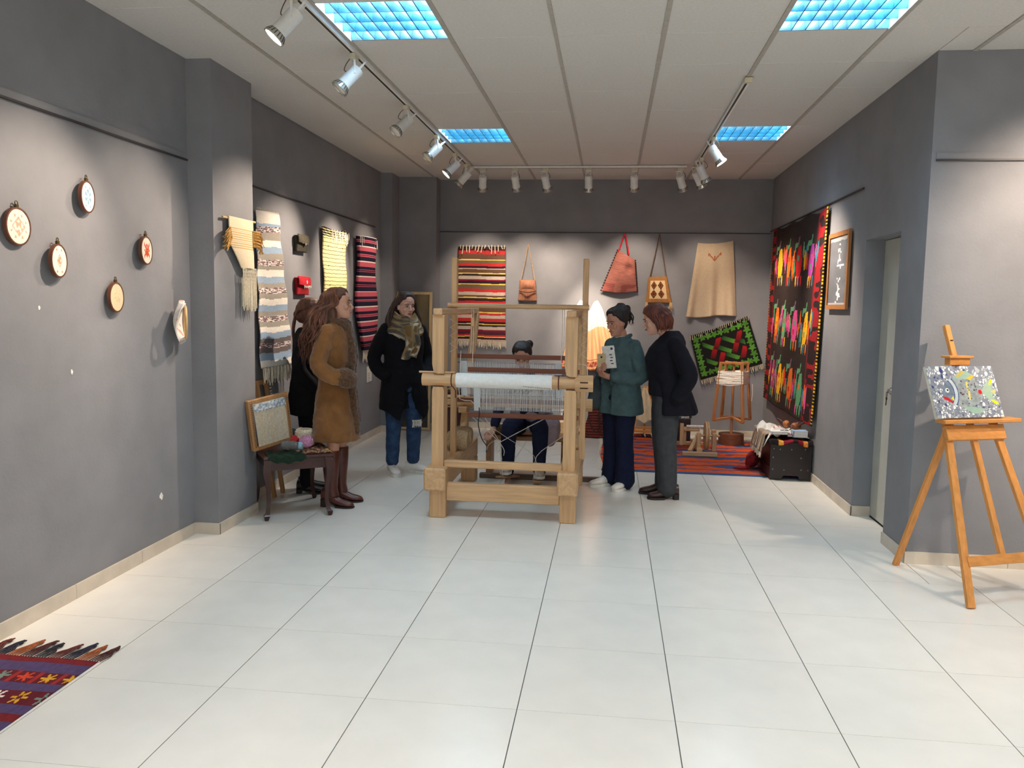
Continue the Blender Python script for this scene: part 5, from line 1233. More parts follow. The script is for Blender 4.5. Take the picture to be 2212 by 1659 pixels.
def fish(U,Vv):
    x=U; y=Vv; rs=np.random.RandomState(12); N=620; sx=rs.rand(N); sy=rs.rand(N)
    A=1.6; d=(x[...,None]*A-sx*A)**2+(y[...,None]-sy)**2; ii=np.argsort(d,-1)[...,:2]; d1=np.sqrt(np.take_along_axis(d,ii[...,:1],-1)[...,0]); d2=np.sqrt(np.take_along_axis(d,ii[...,1:2],-1)[...,0]); cell=ii[...,0]
    pal=np.array([LN(232,232,230),LN(238,238,236),LN(168,172,178),LN(138,144,154),LN(56,64,118),LN(222,224,224),LN(176,180,186),LN(156,160,168),LN(230,230,228)]); C=pal[rs.randint(0,9,N)[cell]]
    C[(d2-d1)<.013]=LN(124,130,142)
    bodyx=(x-.47)/.30; bodyy=(y-.50)/.30; body=(bodyx**2+bodyy**2*1.0<1)&(x>.17)
    body|=(x<.30)&(x>.14)&(np.abs(y-.53)<.20*(x-.14)/.16)
    n=vnoise(x,y,30,22,4); C[body]=(np.array(LN(140,150,152))*(.75+.5*n)[...,None])[body]
    hd=body&(x<.36); C[hd]=(np.array(LN(112,126,142))*(.8+.4*n)[...,None])[hd]
    arc=np.abs(np.hypot((x-.16)*1.6,(y-.5)*1.0)-.33); C[body&(arc<.035)]=LN(186,194,200); C[body&(arc>.035)&(arc<.055)]=LN(54,78,118)
    fin=inpoly(x,y,[(.36,.24),(.50,.08),(.60,.10),(.68,.20),(.58,.26)])|inpoly(x,y,[(.40,.78),(.55,.93),(.66,.92),(.76,.84),(.60,.80)]); C[fin]=LN(146,176,160)
    C[inpoly(x,y,[(.40,.22),(.50,.09),(.58,.10),(.48,.20)])]=LN(190,170,96); C[inpoly(x,y,[(.56,.24),(.66,.17),(.70,.19),(.62,.28)])]=LN(206,176,70)
    tail=inpoly(x,y,[(.74,.50),(.86,.30),(.95,.26),(.92,.44),(.98,.50),(.90,.58),(.96,.76),(.84,.68)]); C[tail]=LN(156,180,160)
    C[inpoly(x,y,[(.88,.36),(.93,.25),(.95,.30),(.90,.38)])]=LN(236,220,30); C[inpoly(x,y,[(.86,.66),(.96,.70),(.97,.76),(.90,.74)])]=LN(236,220,30); C[inpoly(x,y,[(.88,.50),(.96,.47),(.95,.56)])]=LN(206,186,120)
    C[inpoly(x,y,[(.15,.58),(.22,.60),(.30,.70),(.27,.71),(.17,.64)])]=LN(190,40,40); C[inpoly(x,y,[(.27,.63),(.31,.58),(.31,.68)])]=LN(226,206,50)
    C[np.hypot((x-.24)*1.5,y-.47)<.045]=LN(210,216,218); C[np.hypot((x-.245)*1.5,y-.465)<.02]=LN(26,30,40)
    C[np.hypot((x-.725)*1.6,y-.51)<.045]=LN(196,36,40)
    for k in range(9): C[np.hypot((x-.555+.006*math.sin(k))*1.6,y-.33-.038*k)<.024]=LN(220,196,100)
    for k in range(26):
        a,b_=rs.uniform(.42,.70),rs.uniform(.28,.74); C[np.hypot((x-a)*1.6,y-b_)<.014]=(LN(34,40,66),LN(120,40,60),LN(60,70,90))[k%3]
    return C
def pos(U,Vv):
    u=PWd*U; h=PHt*(1-Vv); return tuple(p0[i]+ee[i]*u+mdir[i]*h+nface[i]*(.021) for i in range(3))
panel('mosaic_face',190,120,pos,fish,dyed('mosaic',.35,.3,200,.06,0),t,.002,tuple(p0))
b=B(p0); b.box(p0+ee*(PWd/2)+mdir*(PHt/2)+nface*.010,(PWd,PHt,.018),Matrix((ee,mdir,nface)).transposed()); b.obj('board',mat('board_edge',LN(196,190,176),.7),t)

# ================================================================== RUG AT THE FRONT LEFT
def fr(U,Vv):
    RD,PU,DR,BLU=LN(112,28,32),LN(78,62,98),LN(92,22,34),LN(58,60,104)
    bands=[(.06,RD),(.17,PU),(.29,'a'),(.37,PU),(.52,'b'),(.60,PU),(.67,RD),(.77,PU),(.83,RD),(.91,BLU),(.955,RD),(1.0,PU)]
    v=(Vv*1.62); C=np.zeros(U.shape+(3,)); last=0; v=v%1.001
    for e,c in bands:
        m=(v>=last)&(v<e); mid=(last+e)/2; h=(e-last)/2
        if isinstance(c,str):
            k=np.floor(U*5.5).astype(int); uu=U*5.5-k-.5; dd=np.abs(uu)*.9+np.abs(v-mid)/h*.5; th=np.arctan2((v-mid)/h,uu*3)
            star=(np.hypot(uu*2.6,(v-mid)/h)<.62+.3*np.cos(6*th)); cc=np.array([LN(206,152,40),LN(222,216,206),LN(206,152,40),LN(110,128,116),LN(196,64,36),LN(206,152,40)])[(k+(1 if c=='a' else 4))%6]
            C[m]=DR; C[m&(np.abs(uu)>.40)&(c=='a')]=LN(150,40,36); mm=m&star; C[mm]=cc[mm]; 
            if c=='b': C[mm&(np.hypot(uu*2.6,(v-mid)/h)<.25)]=LN(92,22,34)
        else: C[m]=c
        last=e
    return C*(.82+.36*vnoise(U,Vv,120,60,1))[...,None]
o=V(-2.42,2.5,0); t=thing('purple_red_rug','red and purple kilim rug with yellow stars and dark tassels, lower left corner','rug',tuple(o))
def pos(U,Vv): return (-2.69+.555*U+.012*Vv*U,3.13-1.25*Vv,.005+.0015*np.sin(U*11+Vv*17))
panel('woven_cloth',140,160,pos,fr,M_dye,t,.004,tuple(o))
q=random.Random(13); cols=[LN(92,40,34),LN(34,30,48),LN(150,80,40),LN(70,30,30),LN(28,26,34)]
for k in range(9):
    x=-2.66+.064*k; b=B(o); tipx=x+.022+q.uniform(-.01,.02); tipy=3.13+.125+q.uniform(-.02,.03)
    for i in range(5):
        xs=x-.025+.012*i; b.tube([(xs,3.128,.006),(xs+.016,3.175,.010),(tipx-.012+.004*(i-2),tipy-.04,.010+.003*(i%2)),(tipx+q.uniform(-.008,.008),tipy+q.uniform(0,.014),.010)],[.0024,.003,.0042,.003],5,3)
    b.ell((tipx,tipy-.016,.011),(.008,.016,.008),nu=8,nv=6)
    b.obj('tassel',mat('tassel_%d'%(k%5),cols[k%5],.9,.2,60),t,True)
# ================================================================== PEOPLE
def rz(a): return Matrix.Rotation(a,3,'Z')
def rx(a): return Matrix.Rotation(a,3,'X')
def ering(c,a,bf,bb,n=28,p=2.3,fn=None):
    """horizontal superellipse ring: half width a, front/back reach bf, bb; fn(theta)->(scale,dz); theta 0 = front"""
    out=[]; c=Vector(c)
    for i in range(n):
        th=2*PI*i/n; s,co=math.sin(th),math.cos(th); e=2/p
        x=a*math.copysign(abs(s)**e,s); y=(bf if co>0 else bb)*math.copysign(abs(co)**e,co); dz=0; k=1
        if fn: k,dz=fn(th if th<=PI else th-2*PI)
        out.append(c+V(x*k,y*k,dz))
    return out
HEADZ=[(-.012,.036,.058,-.030),(.0,.037,.076,-.030),(.018,.047,.083,-.045),(.040,.056,.084,-.062),(.065,.063,.082,-.080),(.090,.068,.080,-.092),(.110,.0705,.078,-.099),(.130,.073,.083,-.102),(.155,.073,.081,-.102),(.178,.067,.068,-.093),(.196,.052,.045,-.072),(.208,.030,.015,-.045),(.212,.012,-.006,-.026)]
def head_geo(b,T,s=1.0):
    rings=[]
    for z,hw,f,bk in HEADZ:
        cy=(f+bk)/2; r=(f-bk)/2; rings.append([T(V(hw*math.sin(2*PI*i/24)*s,(cy+r*math.cos(2*PI*i/24)*(1 if math.cos(2*PI*i/24)<0 else .96))*s,z*s)) for i in range(24)])
    b.loft(rings)
    b.limb([T(V(0,.076,.112)*s),T(V(0,.091,.092)*s),T(V(0,.102,.074)*s)],[.007*s,.009*s,.0105*s],10,3)     # nose
    for sx in (-1,1):
        b.ell(T(V(.009*sx,.091,.069)*s),(.0075*s,.010*s,.0065*s),nu=10,nv=7)
        b.ell(T(V(.072*sx,-.006,.088)*s),(.011*s,.019*s,.030*s),nu=10,nv=8)                              # ear
        b.ell(T(V(.034*sx,.060,.078)*s),(.024*s,.018*s,.022*s),nu=10,nv=8)                               # cheek
        b.ell(T(V(.031*sx,.068,.126)*s),(.022*s,.012*s,.007*s),nu=10,nv=6)                               # brow
    b.ell(T(V(0,.079,.038)*s),(.024*s,.013*s,.008*s),nu=12,nv=6); b.ell(T(V(0,.080,.046)*s),(.022*s,.012*s,.006*s),nu=12,nv=6)  # mouth
    b.ell(T(V(0,.070,.008)*s),(.022*s,.017*s,.015*s),nu=12,nv=7)                                          # chin
SKIN=LN(206,160,136)
def skin(nm,c): return mat(nm,c,.5,.05,30,.05,300,spec=.35)
M_lip=mat('lip_rose',LN(158,84,80),.5,.05); M_eye=mat('dark_eye',LN(34,24,22),.25,.1); M_eyew=mat('eye_white',LN(214,206,198),.3)
def face_parts(t,T,s,brow,closed=.5):
    for sx in (-1,1):
        b=B(); b.ell(T(V(.030*sx,.0735,.106)*s),(.0122*s,.008*s,.0046*s),nu=12,nv=7); e=b.obj('eye',M_eyew,t,True)
        b=B(); b.ell(T(V(.030*sx,.0775,.1055)*s),(.0064*s,.0062*s,.0047*s),nu=10,nv=7); b.obj('iris',M_eye,e,True)
        b=B(); b.tube([T(V((.030-.0135)*sx,.0785,.107)*s),T(V(.030*sx,.0825,.1112)*s),T(V((.030+.0135)*sx,.0735,.108)*s)],[.0012*s,.0024*s,.0012*s],5,4); b.obj('eyelashes',M_eye,t,True)
        b=B(); b.tube([T(V(.014*sx,.0835,.124)*s),T(V(.030*sx,.084,.130)*s),T(V(.048*sx,.072,.126)*s)],[.003*s,.0034*s,.0016*s],5,4); b.obj('eyebrow',brow,t,True)
    b=B(); b.tube([T(V(-.021,.0815,.0415)*s),T(V(-.010,.091,.0435)*s),T(V(0,.0925,.042)*s),T(V(.010,.091,.0435)*s),T(V(.021,.0815,.0415)*s)],[.002*s,.0055*s,.0062*s,.0055*s,.002*s],8,4); b.obj('lips',M_lip,t,True)
def hand_geo(b,w,d,n,curl=.5,s=1.0,side=1,spread=.0215):
    """w wrist, d pointing direction, n palm normal (towards palm side); side=+1 thumb on +d x n"""
    w=Vector(w); d=Vector(d).normalized(); n=Vector(n); n=(n-d*n.dot(d)).normalized(); u=d.cross(n)*side
    b.limb([w-d*.02*s,w+d*.03*s,w+d*.08*s],[.026*s,.030*s,.030*s],12,2)
    for o_ in (-.022,0,.022): b.limb([w+d*.02*s+u*o_*s*.8,w+d*.085*s+u*o_*s],[.017*s,.0145*s],10,2)
    for k,(l,o_) in enumerate(((.070,.033),(.080,.011),(.074,-.011),(.056,-.032))):
        p=w+d*.088*s+u*(o_*spread/.0215)*s; a=curl*.9; q=[p-d*.015*s]; dirv=d.copy()
        for f in (.42,.33,.25):
            dirv=(dirv*math.cos(a)+n*math.sin(a)).normalized(); n2=(n*math.cos(a)-dirv*math.sin(a)); p=p+dirv*l*f*s*1.05; q.append(p); n=n; a=curl*.8
        b.limb(q,[.0098*s,.0094*s,.0086*s,.0074*s],9,2)
    p=w+d*.025*s+u*.026*s; b.limb([p,p+(d*.6+u*.7).normalized()*.035*s+n*.006*s,p+(d*.9+u*.5).normalized()*.066*s+n*(.012+.02*curl)*s],[.0135*s,.0115*s,.0088*s],9,2)
def body_geo(b,legs,arms,hands,T,s=1,lean=None,neck=None,torso=None,hs=1.0):
    P=lean or (lambda p: Vector(p))
    tr=torso or [(.80,.150,.10,.10),(.88,.170,.10,.115),(.98,.140,.085,.09),(1.05,.135,.09,.085),(1.16,.150,.115,.09),(1.26,.160,.095,.095),(1.32,.150,.075,.085),(1.355,.09,.055,.065)]
    b.loft([[P(p) for p in ering((0,0,z*s),hw*s,f*s,bk*s)] for z,hw,f,bk in tr])
    for L in legs: b.limb(L[0],L[1],14,4)
    for A in arms:
        q0=Vector(A[0][0]); b.limb([(q0.x*.86,q0.y,q0.z-.045)]+list(A[0][1:]),[A[1][0]*.8]+[r*.92 for r in A[1][1:]],12,4)
    for h in hands: hand_geo(b,*h)
    nb,nt=neck; b.limb([nb,nt],[.050*s,.047*s],14,3)
    head_geo(b,T,hs)
def foot(b,a,fw,s=1):
    a=Vector(a); f=Vector((fw[0],fw[1],0)).normalized(); b.limb([a+V(0,0,-.03)-f*.03,a+f*.03+V(0,0,-.045),a+f*.09+V(0,0,-.058)],[.020*s,.018*s,.011*s],12,3)
def shoe(t,nm,a,fw,m_up,m_sole,L=.255,heel=.0,sole=.022,hgt=.075,lace=None,W=.046):
    """a = ground point below the ankle"""
    a=Vector(a); f=Vector((fw[0],fw[1],0)).normalized(); r=V(f.y,-f.x,0)
    up=B(); rings=[]
    for y,w,zb,zt,lift in ((-.32,.50,0,.70,1),(-.30,.74,0,1.0,1),(-.18,.80,0,1.08,1),(-.02,.82,0,1.0,.7),(.16,.88,0,.80,.3),(.34,1.0,0,.62,.05),(.52,.96,0,.50,0),(.63,.72,0,.38,0),(.68,.36,0,.22,0)):
        z0=sole+heel*lift; h=hgt*zt; ring=[]
        for i in range(16):
            q=2*PI*i/16; ring.append(a+f*(y*L)+r*(W*w*math.cos(q))+V(0,0,z0+max(0,h*.42+h*.58*math.sin(q)) if math.sin(q)>-.72 else z0))
        rings.append(ring)
    up.loft(rings); so=up.obj(nm,m_up,t,True)
    sb=B(); poly=[(-.33,.35),(-.31,.68),(-.15,.80),(.15,.86),(.35,1.03),(.52,1.0),(.64,.74),(.695,.34)]; pts=[(y*L,w*W*1.03) for y,w in poly]; pts=pts+[(y,-x) for y,x in reversed(pts)]
    if heel<.02: sb.prism([(x_,y_) for x_,y_ in pts],a+V(0,0,.001),f,r,(0,0,sole))
    else:
        q=[(y,w) for y,w in pts if y>L*.1]; sb.prism(q,a+V(0,0,.001),f,r,(0,0,sole)); hb=[(y,w) for y,w in pts if y<-L*.1]; sb.prism(hb,a+V(0,0,.001),f,r,(0,0,sole+heel))
        sb.loft([[a+f*(y*L)+r*(W*.5*c)+V(0,0,z) for c,z in ((-1,z0),(1,z0),(1,z0+.012),(-1,z0+.012))] for y,z0 in ((-.15,heel+.004),(0,heel*.6),(.14,.006))])
    sb.obj('sole',m_sole,so)
    if lace:
        lb=B()
        for k in range(4):
            y=(.10+.07*k)*L; z=sole+hgt*(.86-.10*k)+heel*.1; lb.tube([a+f*y+r*(W*.55)+V(0,0,z-.012),a+f*(y+.006)+V(0,0,z+.004),a+f*y-r*(W*.55)+V(0,0,z-.012)],.0042,5,3)
        lb.obj('laces',lace,so,True)
    return so
def hair_locks(t,nm,paths,m,seed=0,wave=.012,r=.009,freq=5,n=5):
    """paths: list of (list of control points); each becomes a wavy tapering lock"""
    q=random.Random(seed); b=B()
    for P in paths:
        C=crom(P,5); N=len(C); ph=q.uniform(0,6.28); ph2=q.uniform(0,6.28); rr=r*q.uniform(.7,1.3); w=wave*q.uniform(.6,1.3); pts=[]; rad=[]
        for i,c in enumerate(C):
            f=i/(N-1); pts.append((c[0]+w*f*math.sin(f*freq*2+ph),c[1]+w*f*math.cos(f*freq*2+ph2),c[2])); rad.append(rr*(.55+.6*math.sin(PI*min(1,f*1.15))**.6)*(1 if f<.85 else (1-f)/.15*.8+.2))
        b.tube(pts,rad,n)
    return b.obj(nm,m,t,True)
THC=[(.212,0),(.196,0),(.182,.35),(.170,.72),(.155,.98),(.130,1.18),(.110,1.32),(.090,1.50),(.065,1.75),(.040,2.05),(.018,2.4),(-.012,2.7)]
def hair_cap(b,T,s=1,th=.015,zmin=0.0,vol=1.0,fringe=0):
    """skull shell outside the hairline, sunk into the skull where the face is"""
    rings=[]
    for z,hw,f,bk in HEADZ:
        if z<zmin: continue
        tc=np.interp(z,[q[0] for q in THC][::-1],[q[1] for q in THC][::-1]); tc=max(0,tc-fringe)
        cy=(f+bk)/2; r=(f-bk)/2; ring=[]
        for i in range(40):
            a=2*PI*i/40; aa=abs(a if a<=PI else a-2*PI); k=max(0,min(1,(aa-tc)/.22+.5)) if tc>0 else 1
            o=-.014+(th+.014)*k; o*=(vol if o>0 else 1)
            zz=z+(th*.9 if z>.19 else 0)
            ring.append(T(V((hw+o)*math.sin(a),cy+(r+o)*math.cos(a)*(1 if math.cos(a)<0 else .97),zz)*s))
        rings.append(ring)
    b.loft(rings)
def scalp(T,th,w,s=1,out=.014):
    """point on the hair shell: th 0 = back, w 0 crown .. 1 temple level"""
    z=.222-.10*w**1.6; k=math.sin(min(1,w*1.05)*PI/2); return T(V((.074+out)*math.sin(th)*k,-.012-(.094+out)*math.cos(th)*k,z)*s)
def hairm(nm,c): return mat(nm,c,.56,.35,14,.5,90,stretch=(3,3,.5),spec=.5)
def mkperson(label,loc,head,grp='visitors around the loom'):
    return thing('person',label,'person',loc,head-PI/2,group=grp)
def headT(c,yaw=0,pitch=0,roll=0):
    R=rz(yaw)@rx(-pitch)@Matrix.Rotation(roll,3,'Y'); c=Vector(c); f=lambda p: c+R@p
    f.R=R; return f

def cloth(nm,col,bump=.35,rough=.9,var=.1,sheen=0): return mat(nm,col,rough,var,18,bump,260,spec=.2,sheen=sheen)

# ------------------------------------------------------------ woman in the tan coat (profile, facing right)
t=mkperson('woman with long wavy brown hair in a tan suede coat and tall brown boots',(-2.068,5.97,0),math.radians(3))
t.scale=(1.012,)*3
Sk=skin('skin_fair',LN(202,152,128)); Z=.035
T=headT((0,.035,1.415),0,.03)
b=B(); legs=[]
for sx,fy in ((1,.02),(-1,.04)): legs.append(([(.085*sx,0,.86),(.085*sx,.01+fy*.3,.48),(.085*sx,-.02+fy,.12)],[.080,.046,.028]))
arms=[]; hands=[]
for sx in (1,-1):
    arms.append(([(.165*sx,-.01,1.345),(.215*sx,-.05,1.08),(.17*sx,.12 if sx>0 else .04,.99)],[.045,.036,.027])); hands.append(((.15*sx,.09 if sx>0 else .03,.98),(-.75*sx,-.05,-.65),(0,-1,0),.3,.8,sx))
body_geo(b,legs,arms,hands,T,1.01,None,((0,-.01,1.33),(0,.018,1.435)),[(.80,.130,.09,.09),(.88,.135,.085,.09),(.98,.115,.075,.075),(1.05,.115,.08,.07),(1.16,.130,.095,.08),(1.26,.14,.085,.085),(1.32,.13,.065,.075),(1.355,.08,.05,.06)],hs=1.02)
for sx,fy in ((1,.02),(-1,.04)): foot(b,(.085*sx,-.02+fy,.10),(.1*sx,1))
remesh(b.obj('body',Sk,t),.005,3)
face_parts(t,T,1.02,mat('brown_brow',LN(70,44,32),.7))
SUE=mat('tan_suede',LN(126,86,48),.95,.14,9,.25,220,spec=.15,sheen=.3); FUR=mat('brown_fur',LN(88,60,38),.95,.3,60,1.0,160,sheen=.3)
b=B(); rings=[]
for z,hw,f,bk in ((.50,.195,.185,.155),(.52,.197,.187,.157),(.62,.190,.170,.150),(.80,.176,.142,.138),(.92,.155,.118,.112),(1.02,.142,.108,.098),(1.10,.148,.118,.095),(1.20,.166,.13,.10),(1.29,.176,.112,.102),(1.345,.165,.09,.10),(1.385,.11,.07,.085),(1.41,.065,.062,.068)): rings.append(ering((0,0,z),hw,f,bk,36,2.2,lambda th,z=z: (1+.025*math.sin(th*5+2)*max(0,(.9-z)/.4),0)))
b.loft(rings)
for sx in (1,-1): b.limb([(.150*sx,-.01,1.325),(.192*sx,-.035,1.20),(.212*sx,-.055,1.075),(.224*sx,.04-(.05 if sx<0 else 0),1.00),((.200 if sx>0 else .17)*sx,.145 if sx>0 else .05,.985)],[.058,.062,.063,.061,.058],16,4)
co=remesh(b.obj('coat',SUE,t),.008,4,.020,.06)
b=B(); b.limb([(.02,.07,1.40),(.03,.115,1.30),(.03,.142,1.15),(.03,.133,1.0),(.03,.150,.80),(.03,.172,.64),(.03,.18,.56)],[.030,.034,.033,.031,.030,.028,.022],12,4)
b.limb([(-.02,.07,1.40),(-.03,.115,1.30),(-.03,.142,1.15),(-.03,.133,1.0),(-.03,.150,.80),(-.03,.172,.64)],[.028,.03,.03,.028,.027,.024],12,4)
b.limb([(.03,.10,1.36),(.09,.03,1.385),(.085,-.06,1.40),(0,-.09,1.405),(-.085,-.06,1.40),(-.09,.03,1.385),(-.03,.10,1.36)],[.032]*7,12,3)
remesh(b.obj('fur_trim',FUR,co),.007,1,.016,.02)
for sx in (1,-1):
    b=B(); dyc=0 if sx>0 else -.095; b.limb([((.204 if sx>0 else .175)*sx,.118+dyc,.99),((.186 if sx>0 else .15)*sx,.168+dyc,.972)],[.074,.072],14,3); remesh(b.obj('fur_cuff',FUR,co),.007,1,.016,.02)
BOOT=mat('brown_boot_leather',LN(84,38,28),.35,.15,20,.15,120)
for sx,fy in ((1,.02),(-1,.04)):
    so=shoe(t,'boot',(.085*sx,-.02+fy,0),(.10*sx,1),BOOT,mat('dark_sole',LN(36,22,18),.6),L=.25,heel=.048,sole=.012,hgt=.075,W=.043)
    b=B(); b.loft([ering((.085*sx,-.02+fy+dy,z),r,r,r*1.05,20,2) for z,r,dy in ((.085,.044,.012),(.14,.044,0),(.20,.049,-.002),(.28,.058,-.002),(.36,.061,0),(.425,.058,.004),(.43,.054,.004))]); b.obj('boot_shaft',BOOT,so,True)
HB=hairm('wavy_brown_hair',LN(92,54,36))
b=B(); hair_cap(b,T); b.ell((0,-.055,1.46),(.095,.085,.12)); b.ell((0,-.085,1.34),(.125,.085,.13)); b.ell((0,-.115,1.22),(.135,.07,.12)); b.ell((.085,.0,1.42),(.03,.05,.10)); b.ell((-.085,.0,1.42),(.03,.05,.10))
hr=remesh(b.obj('hair',HB,t),.008,4,.012,.05)
q=random.Random(3); paths=[]
for k in range(360):
    th=q.uniform(-1.75,1.75); w=q.random()**.7; dx,dy=math.sin(th),-math.cos(th)
    s0=scalp(T,th,w*.8); s1=scalp(T,th*1.02,1.0,out=.022); e=.95+.42*q.random(); L=q.uniform(1.06,1.27)
    paths.append([s0,(s0+s1)*.5+V(.012*dx,.012*dy,.012),s1+V(.008*dx,.008*dy,-.02),(.108*dx*e,-.03+.105*dy*e,1.46),(.138*dx*e,-.045+.115*dy*e,1.36),(.142*dx*e+q.uniform(-.03,.03),-.06+.125*dy*e,1.25),(.135*dx*e+q.uniform(-.04,.04),-.07+.125*dy*e+q.uniform(-.03,.02),L)])
hair_locks(hr,'wavy_locks',paths,HB,5,.024,.0072,8)

# ------------------------------------------------------------ woman in black behind her
t=mkperson('woman in black with brown hair tied low, half hidden behind the tan coat',(-2.43,6.36,0),math.radians(18))
T=headT((0,.03,1.355),0,.05); b=B(); legs=[([(.08*sx,0,.83),(.085*sx,.01,.45),(.085*sx,-.01,.09)],[.082,.052,.036]) for sx in (1,-1)]
arms=[([(.155*sx,-.01,1.28),(.20*sx,-.06,1.03),(.17*sx,.06,.86)],[.043,.034,.026]) for sx in (1,-1)]; hands=[((.155*sx,.055,.85),(-.6*sx,-.2,-.8),(0,-1,0),.3,.8,sx) for sx in (1,-1)]
body_geo(b,legs,arms,hands,T,.96,None,((0,-.01,1.27),(0,.015,1.37)))
for sx in (1,-1): foot(b,(.085*sx,-.01,.085),(.1*sx,1))
remesh(b.obj('body',Sk,t),.0055,3); face_parts(t,T,1.0,mat('brown_brow',LN(70,44,32),.7))
BK=cloth('black_wool',LN(20,20,25)); 
b=B(); b.loft([ering((0,0,z),hw,f,bk,32,2.2) for z,hw,f,bk in ((.64,.20,.13,.15),(.66,.205,.135,.155),(.80,.195,.135,.15),(.95,.165,.12,.125),(1.08,.165,.13,.115),(1.2,.175,.12,.115),(1.27,.16,.095,.10),(1.315,.10,.07,.08),(1.34,.062,.058,.062))])
for sx in (1,-1): b.limb([(.15*sx,-.01,1.265),(.20*sx,-.055,1.04),(.175*sx,.055,.875)],[.058,.056,.046],14,5)
remesh(b.obj('coat',BK,t),.009,4,.012,.08)
b=B()
for sx in (1,-1): b.limb([(.08*sx,0,.80),(.088*sx,.01,.45),(.088*sx,-.01,.07)],[.092,.068,.052],16,4)
b.ell((0,0,.80),(.16,.11,.10)); remesh(b.obj('trousers',cloth('black_trousers',LN(22,20,24)),t),.009,3,.008,.08)
for sx in (1,-1): shoe(t,'shoe',(.085*sx,-.01,0),(.15*sx,1),mat('black_shoe_leather',LN(26,22,22),.4),M_black,L=.24,heel=.02,sole=.015,hgt=.07)
HB2=hairm('brown_hair',LN(86,50,34)); b=B(); hair_cap(b,T); b.ell(T(V(0,-.075,.085)),(.060,.055,.07)); hr=remesh(b.obj('hair',HB2,t),.007,4,.01,.04)
q=random.Random(6); paths=[]
for k in range(80): 
    th=q.uniform(-2.0,2.0); tp=q.random(); th*=.8; paths.append([scalp(T,th,tp),T(V(.062*math.sin(th),-.10-.02*math.cos(th),.11)),T(V(q.uniform(-.015,.015),-.125,.055)),T(V(q.uniform(-.03,.03),-.135,-.03)),T(V(q.uniform(-.03,.03),-.13,-.10-.05*q.random()))])
hair_locks(hr,'ponytail_locks',paths,HB2,2,.006,.007)

# ------------------------------------------------------------ woman with scarf
t=mkperson('woman in a long black coat, plaid scarf and ripped blue jeans',(-1.845,7.19,0),math.atan2(-.80,.60))
T=headT((0,.03,1.425),.10,.16); b=B(); legs=[([(.085*sx,0,.86),(.095*sx,.015,.47),(.10*sx,-.01,.10)],[.085,.055,.038]) for sx in (1,-1)]
arms=[([(.16*sx,-.01,1.345),(.245*sx,-.07,1.05),(.20*sx,.07,.90)],[.045,.036,.027]) for sx in (1,-1)]; hands=[((.175*sx,.055,.885),(-.45*sx,-.25,-.85),(0,-1,0),.3,.8,sx) for sx in (1,-1)]
body_geo(b,legs,arms,hands,T,1.01,None,((0,-.01,1.34),(0,.018,1.44)))
for sx,fw in ((1,(.12,1)),(-1,(-.62,.9))): foot(b,(.10*sx,-.01,.09),fw)
remesh(b.obj('body',skin('skin_pale',LN(206,164,146)),t),.005,3); face_parts(t,T,1.0,mat('dark_brow',LN(36,26,24),.7))
def hemfn(z):
    def f(th):
        a=abs(th); k=1; dz=0; w=max(0,min(1,(.86-z)/.12))
        if w>0:
            a=abs(th+.12); hw_=.12+.36*max(0,min(1,(.86-z)/.26))
            if a<hw_: k=1-.62*w*(1-(a/hw_)**4)
            dz=-.11*w*max(0,1-abs(a-.5)/.8)*max(0,min(1,(.78-z)/.18)) if a>hw_*.9 else 0
        k*=1+.03*math.sin(5*th+1)*w
        return k,dz
    return f
b=B(); b.loft([ering((0,0,z),hw,f,bk,48,2.2,hemfn(z)) for z,hw,f,bk in ((.60,.225,.165,.16),(.62,.227,.167,.162),(.72,.222,.16,.16),(.84,.205,.145,.15),(.96,.185,.13,.135),(1.06,.178,.13,.125),(1.18,.185,.135,.12),(1.28,.18,.11,.11),(1.335,.15,.085,.095),(1.375,.09,.065,.075),(1.39,.06,.058,.06))])
for sx in (1,-1): b.limb([(.155*sx,-.01,1.325),(.215*sx,-.045,1.19),(.255*sx,-.07,1.05),(.235*sx,.0,.95),(.195*sx,.075,.90)],[.060,.064,.063,.06,.056],16,4)
co=remesh(b.obj('coat',cloth('black_coat_wool',LN(17,18,24),.4),t),.008,4,.012,.08)
b=B()
for sx in (1,-1): b.prism([(.02*sx,0),(.085*sx,.16),(.06*sx,.27),(.03*sx,.25)],(0,.132,1.06),(1,0,0),(0,-.10,.99),(0,.014,.0))
b.obj('lapels',cloth('black_coat_wool',LN(17,18,24),.4),co)
JN=cloth('blue_denim',LN(46,68,100),.4,.85,.2)
b=B()
for sx in (1,-1): b.limb([(.085*sx,0,.83),(.094*sx,.012,.64),(.098*sx,.015,.47),(.101*sx,0,.28),(.103*sx,-.01,.115)],[.098,.086,.070,.064,.058],16,4)
b.ell((0,0,.82),(.165,.115,.10)); jn=remesh(b.obj('jeans',JN,t),.008,3,.010,.06)
b=B(); b.ell((-.098,.066,.475),(.045,.022,.020)); b.obj('ripped_knee',mat('shadowed_skin',LN(120,78,70),.6),jn,True)
b=B(); q=random.Random(2)
for i in range(22): 
    x=-.145+.09*i/21; b.tube([(x,.075+.012*math.sin(i/21*PI),.497),(x+q.uniform(-.006,.006),.088+.012*math.sin(i/21*PI),.475),(x,.078+.012*math.sin(i/21*PI),.447-q.uniform(0,.02))],.0016,4)
tag(b.obj('frayed_threads',M_yarnwhite,jn),kind='stuff')
WS=mat('white_sneaker_leather',LN(226,222,216),.45,.04); 
for sx,fw in ((1,(.12,1)),(-1,(-.62,.9))): shoe(t,'sneaker',(.102*sx,-.01,0),fw,WS,mat('white_rubber',LN(218,216,210),.6),L=.25,sole=.026,hgt=.078,lace=mat('white_lace',LN(208,204,198),.8),W=.045)
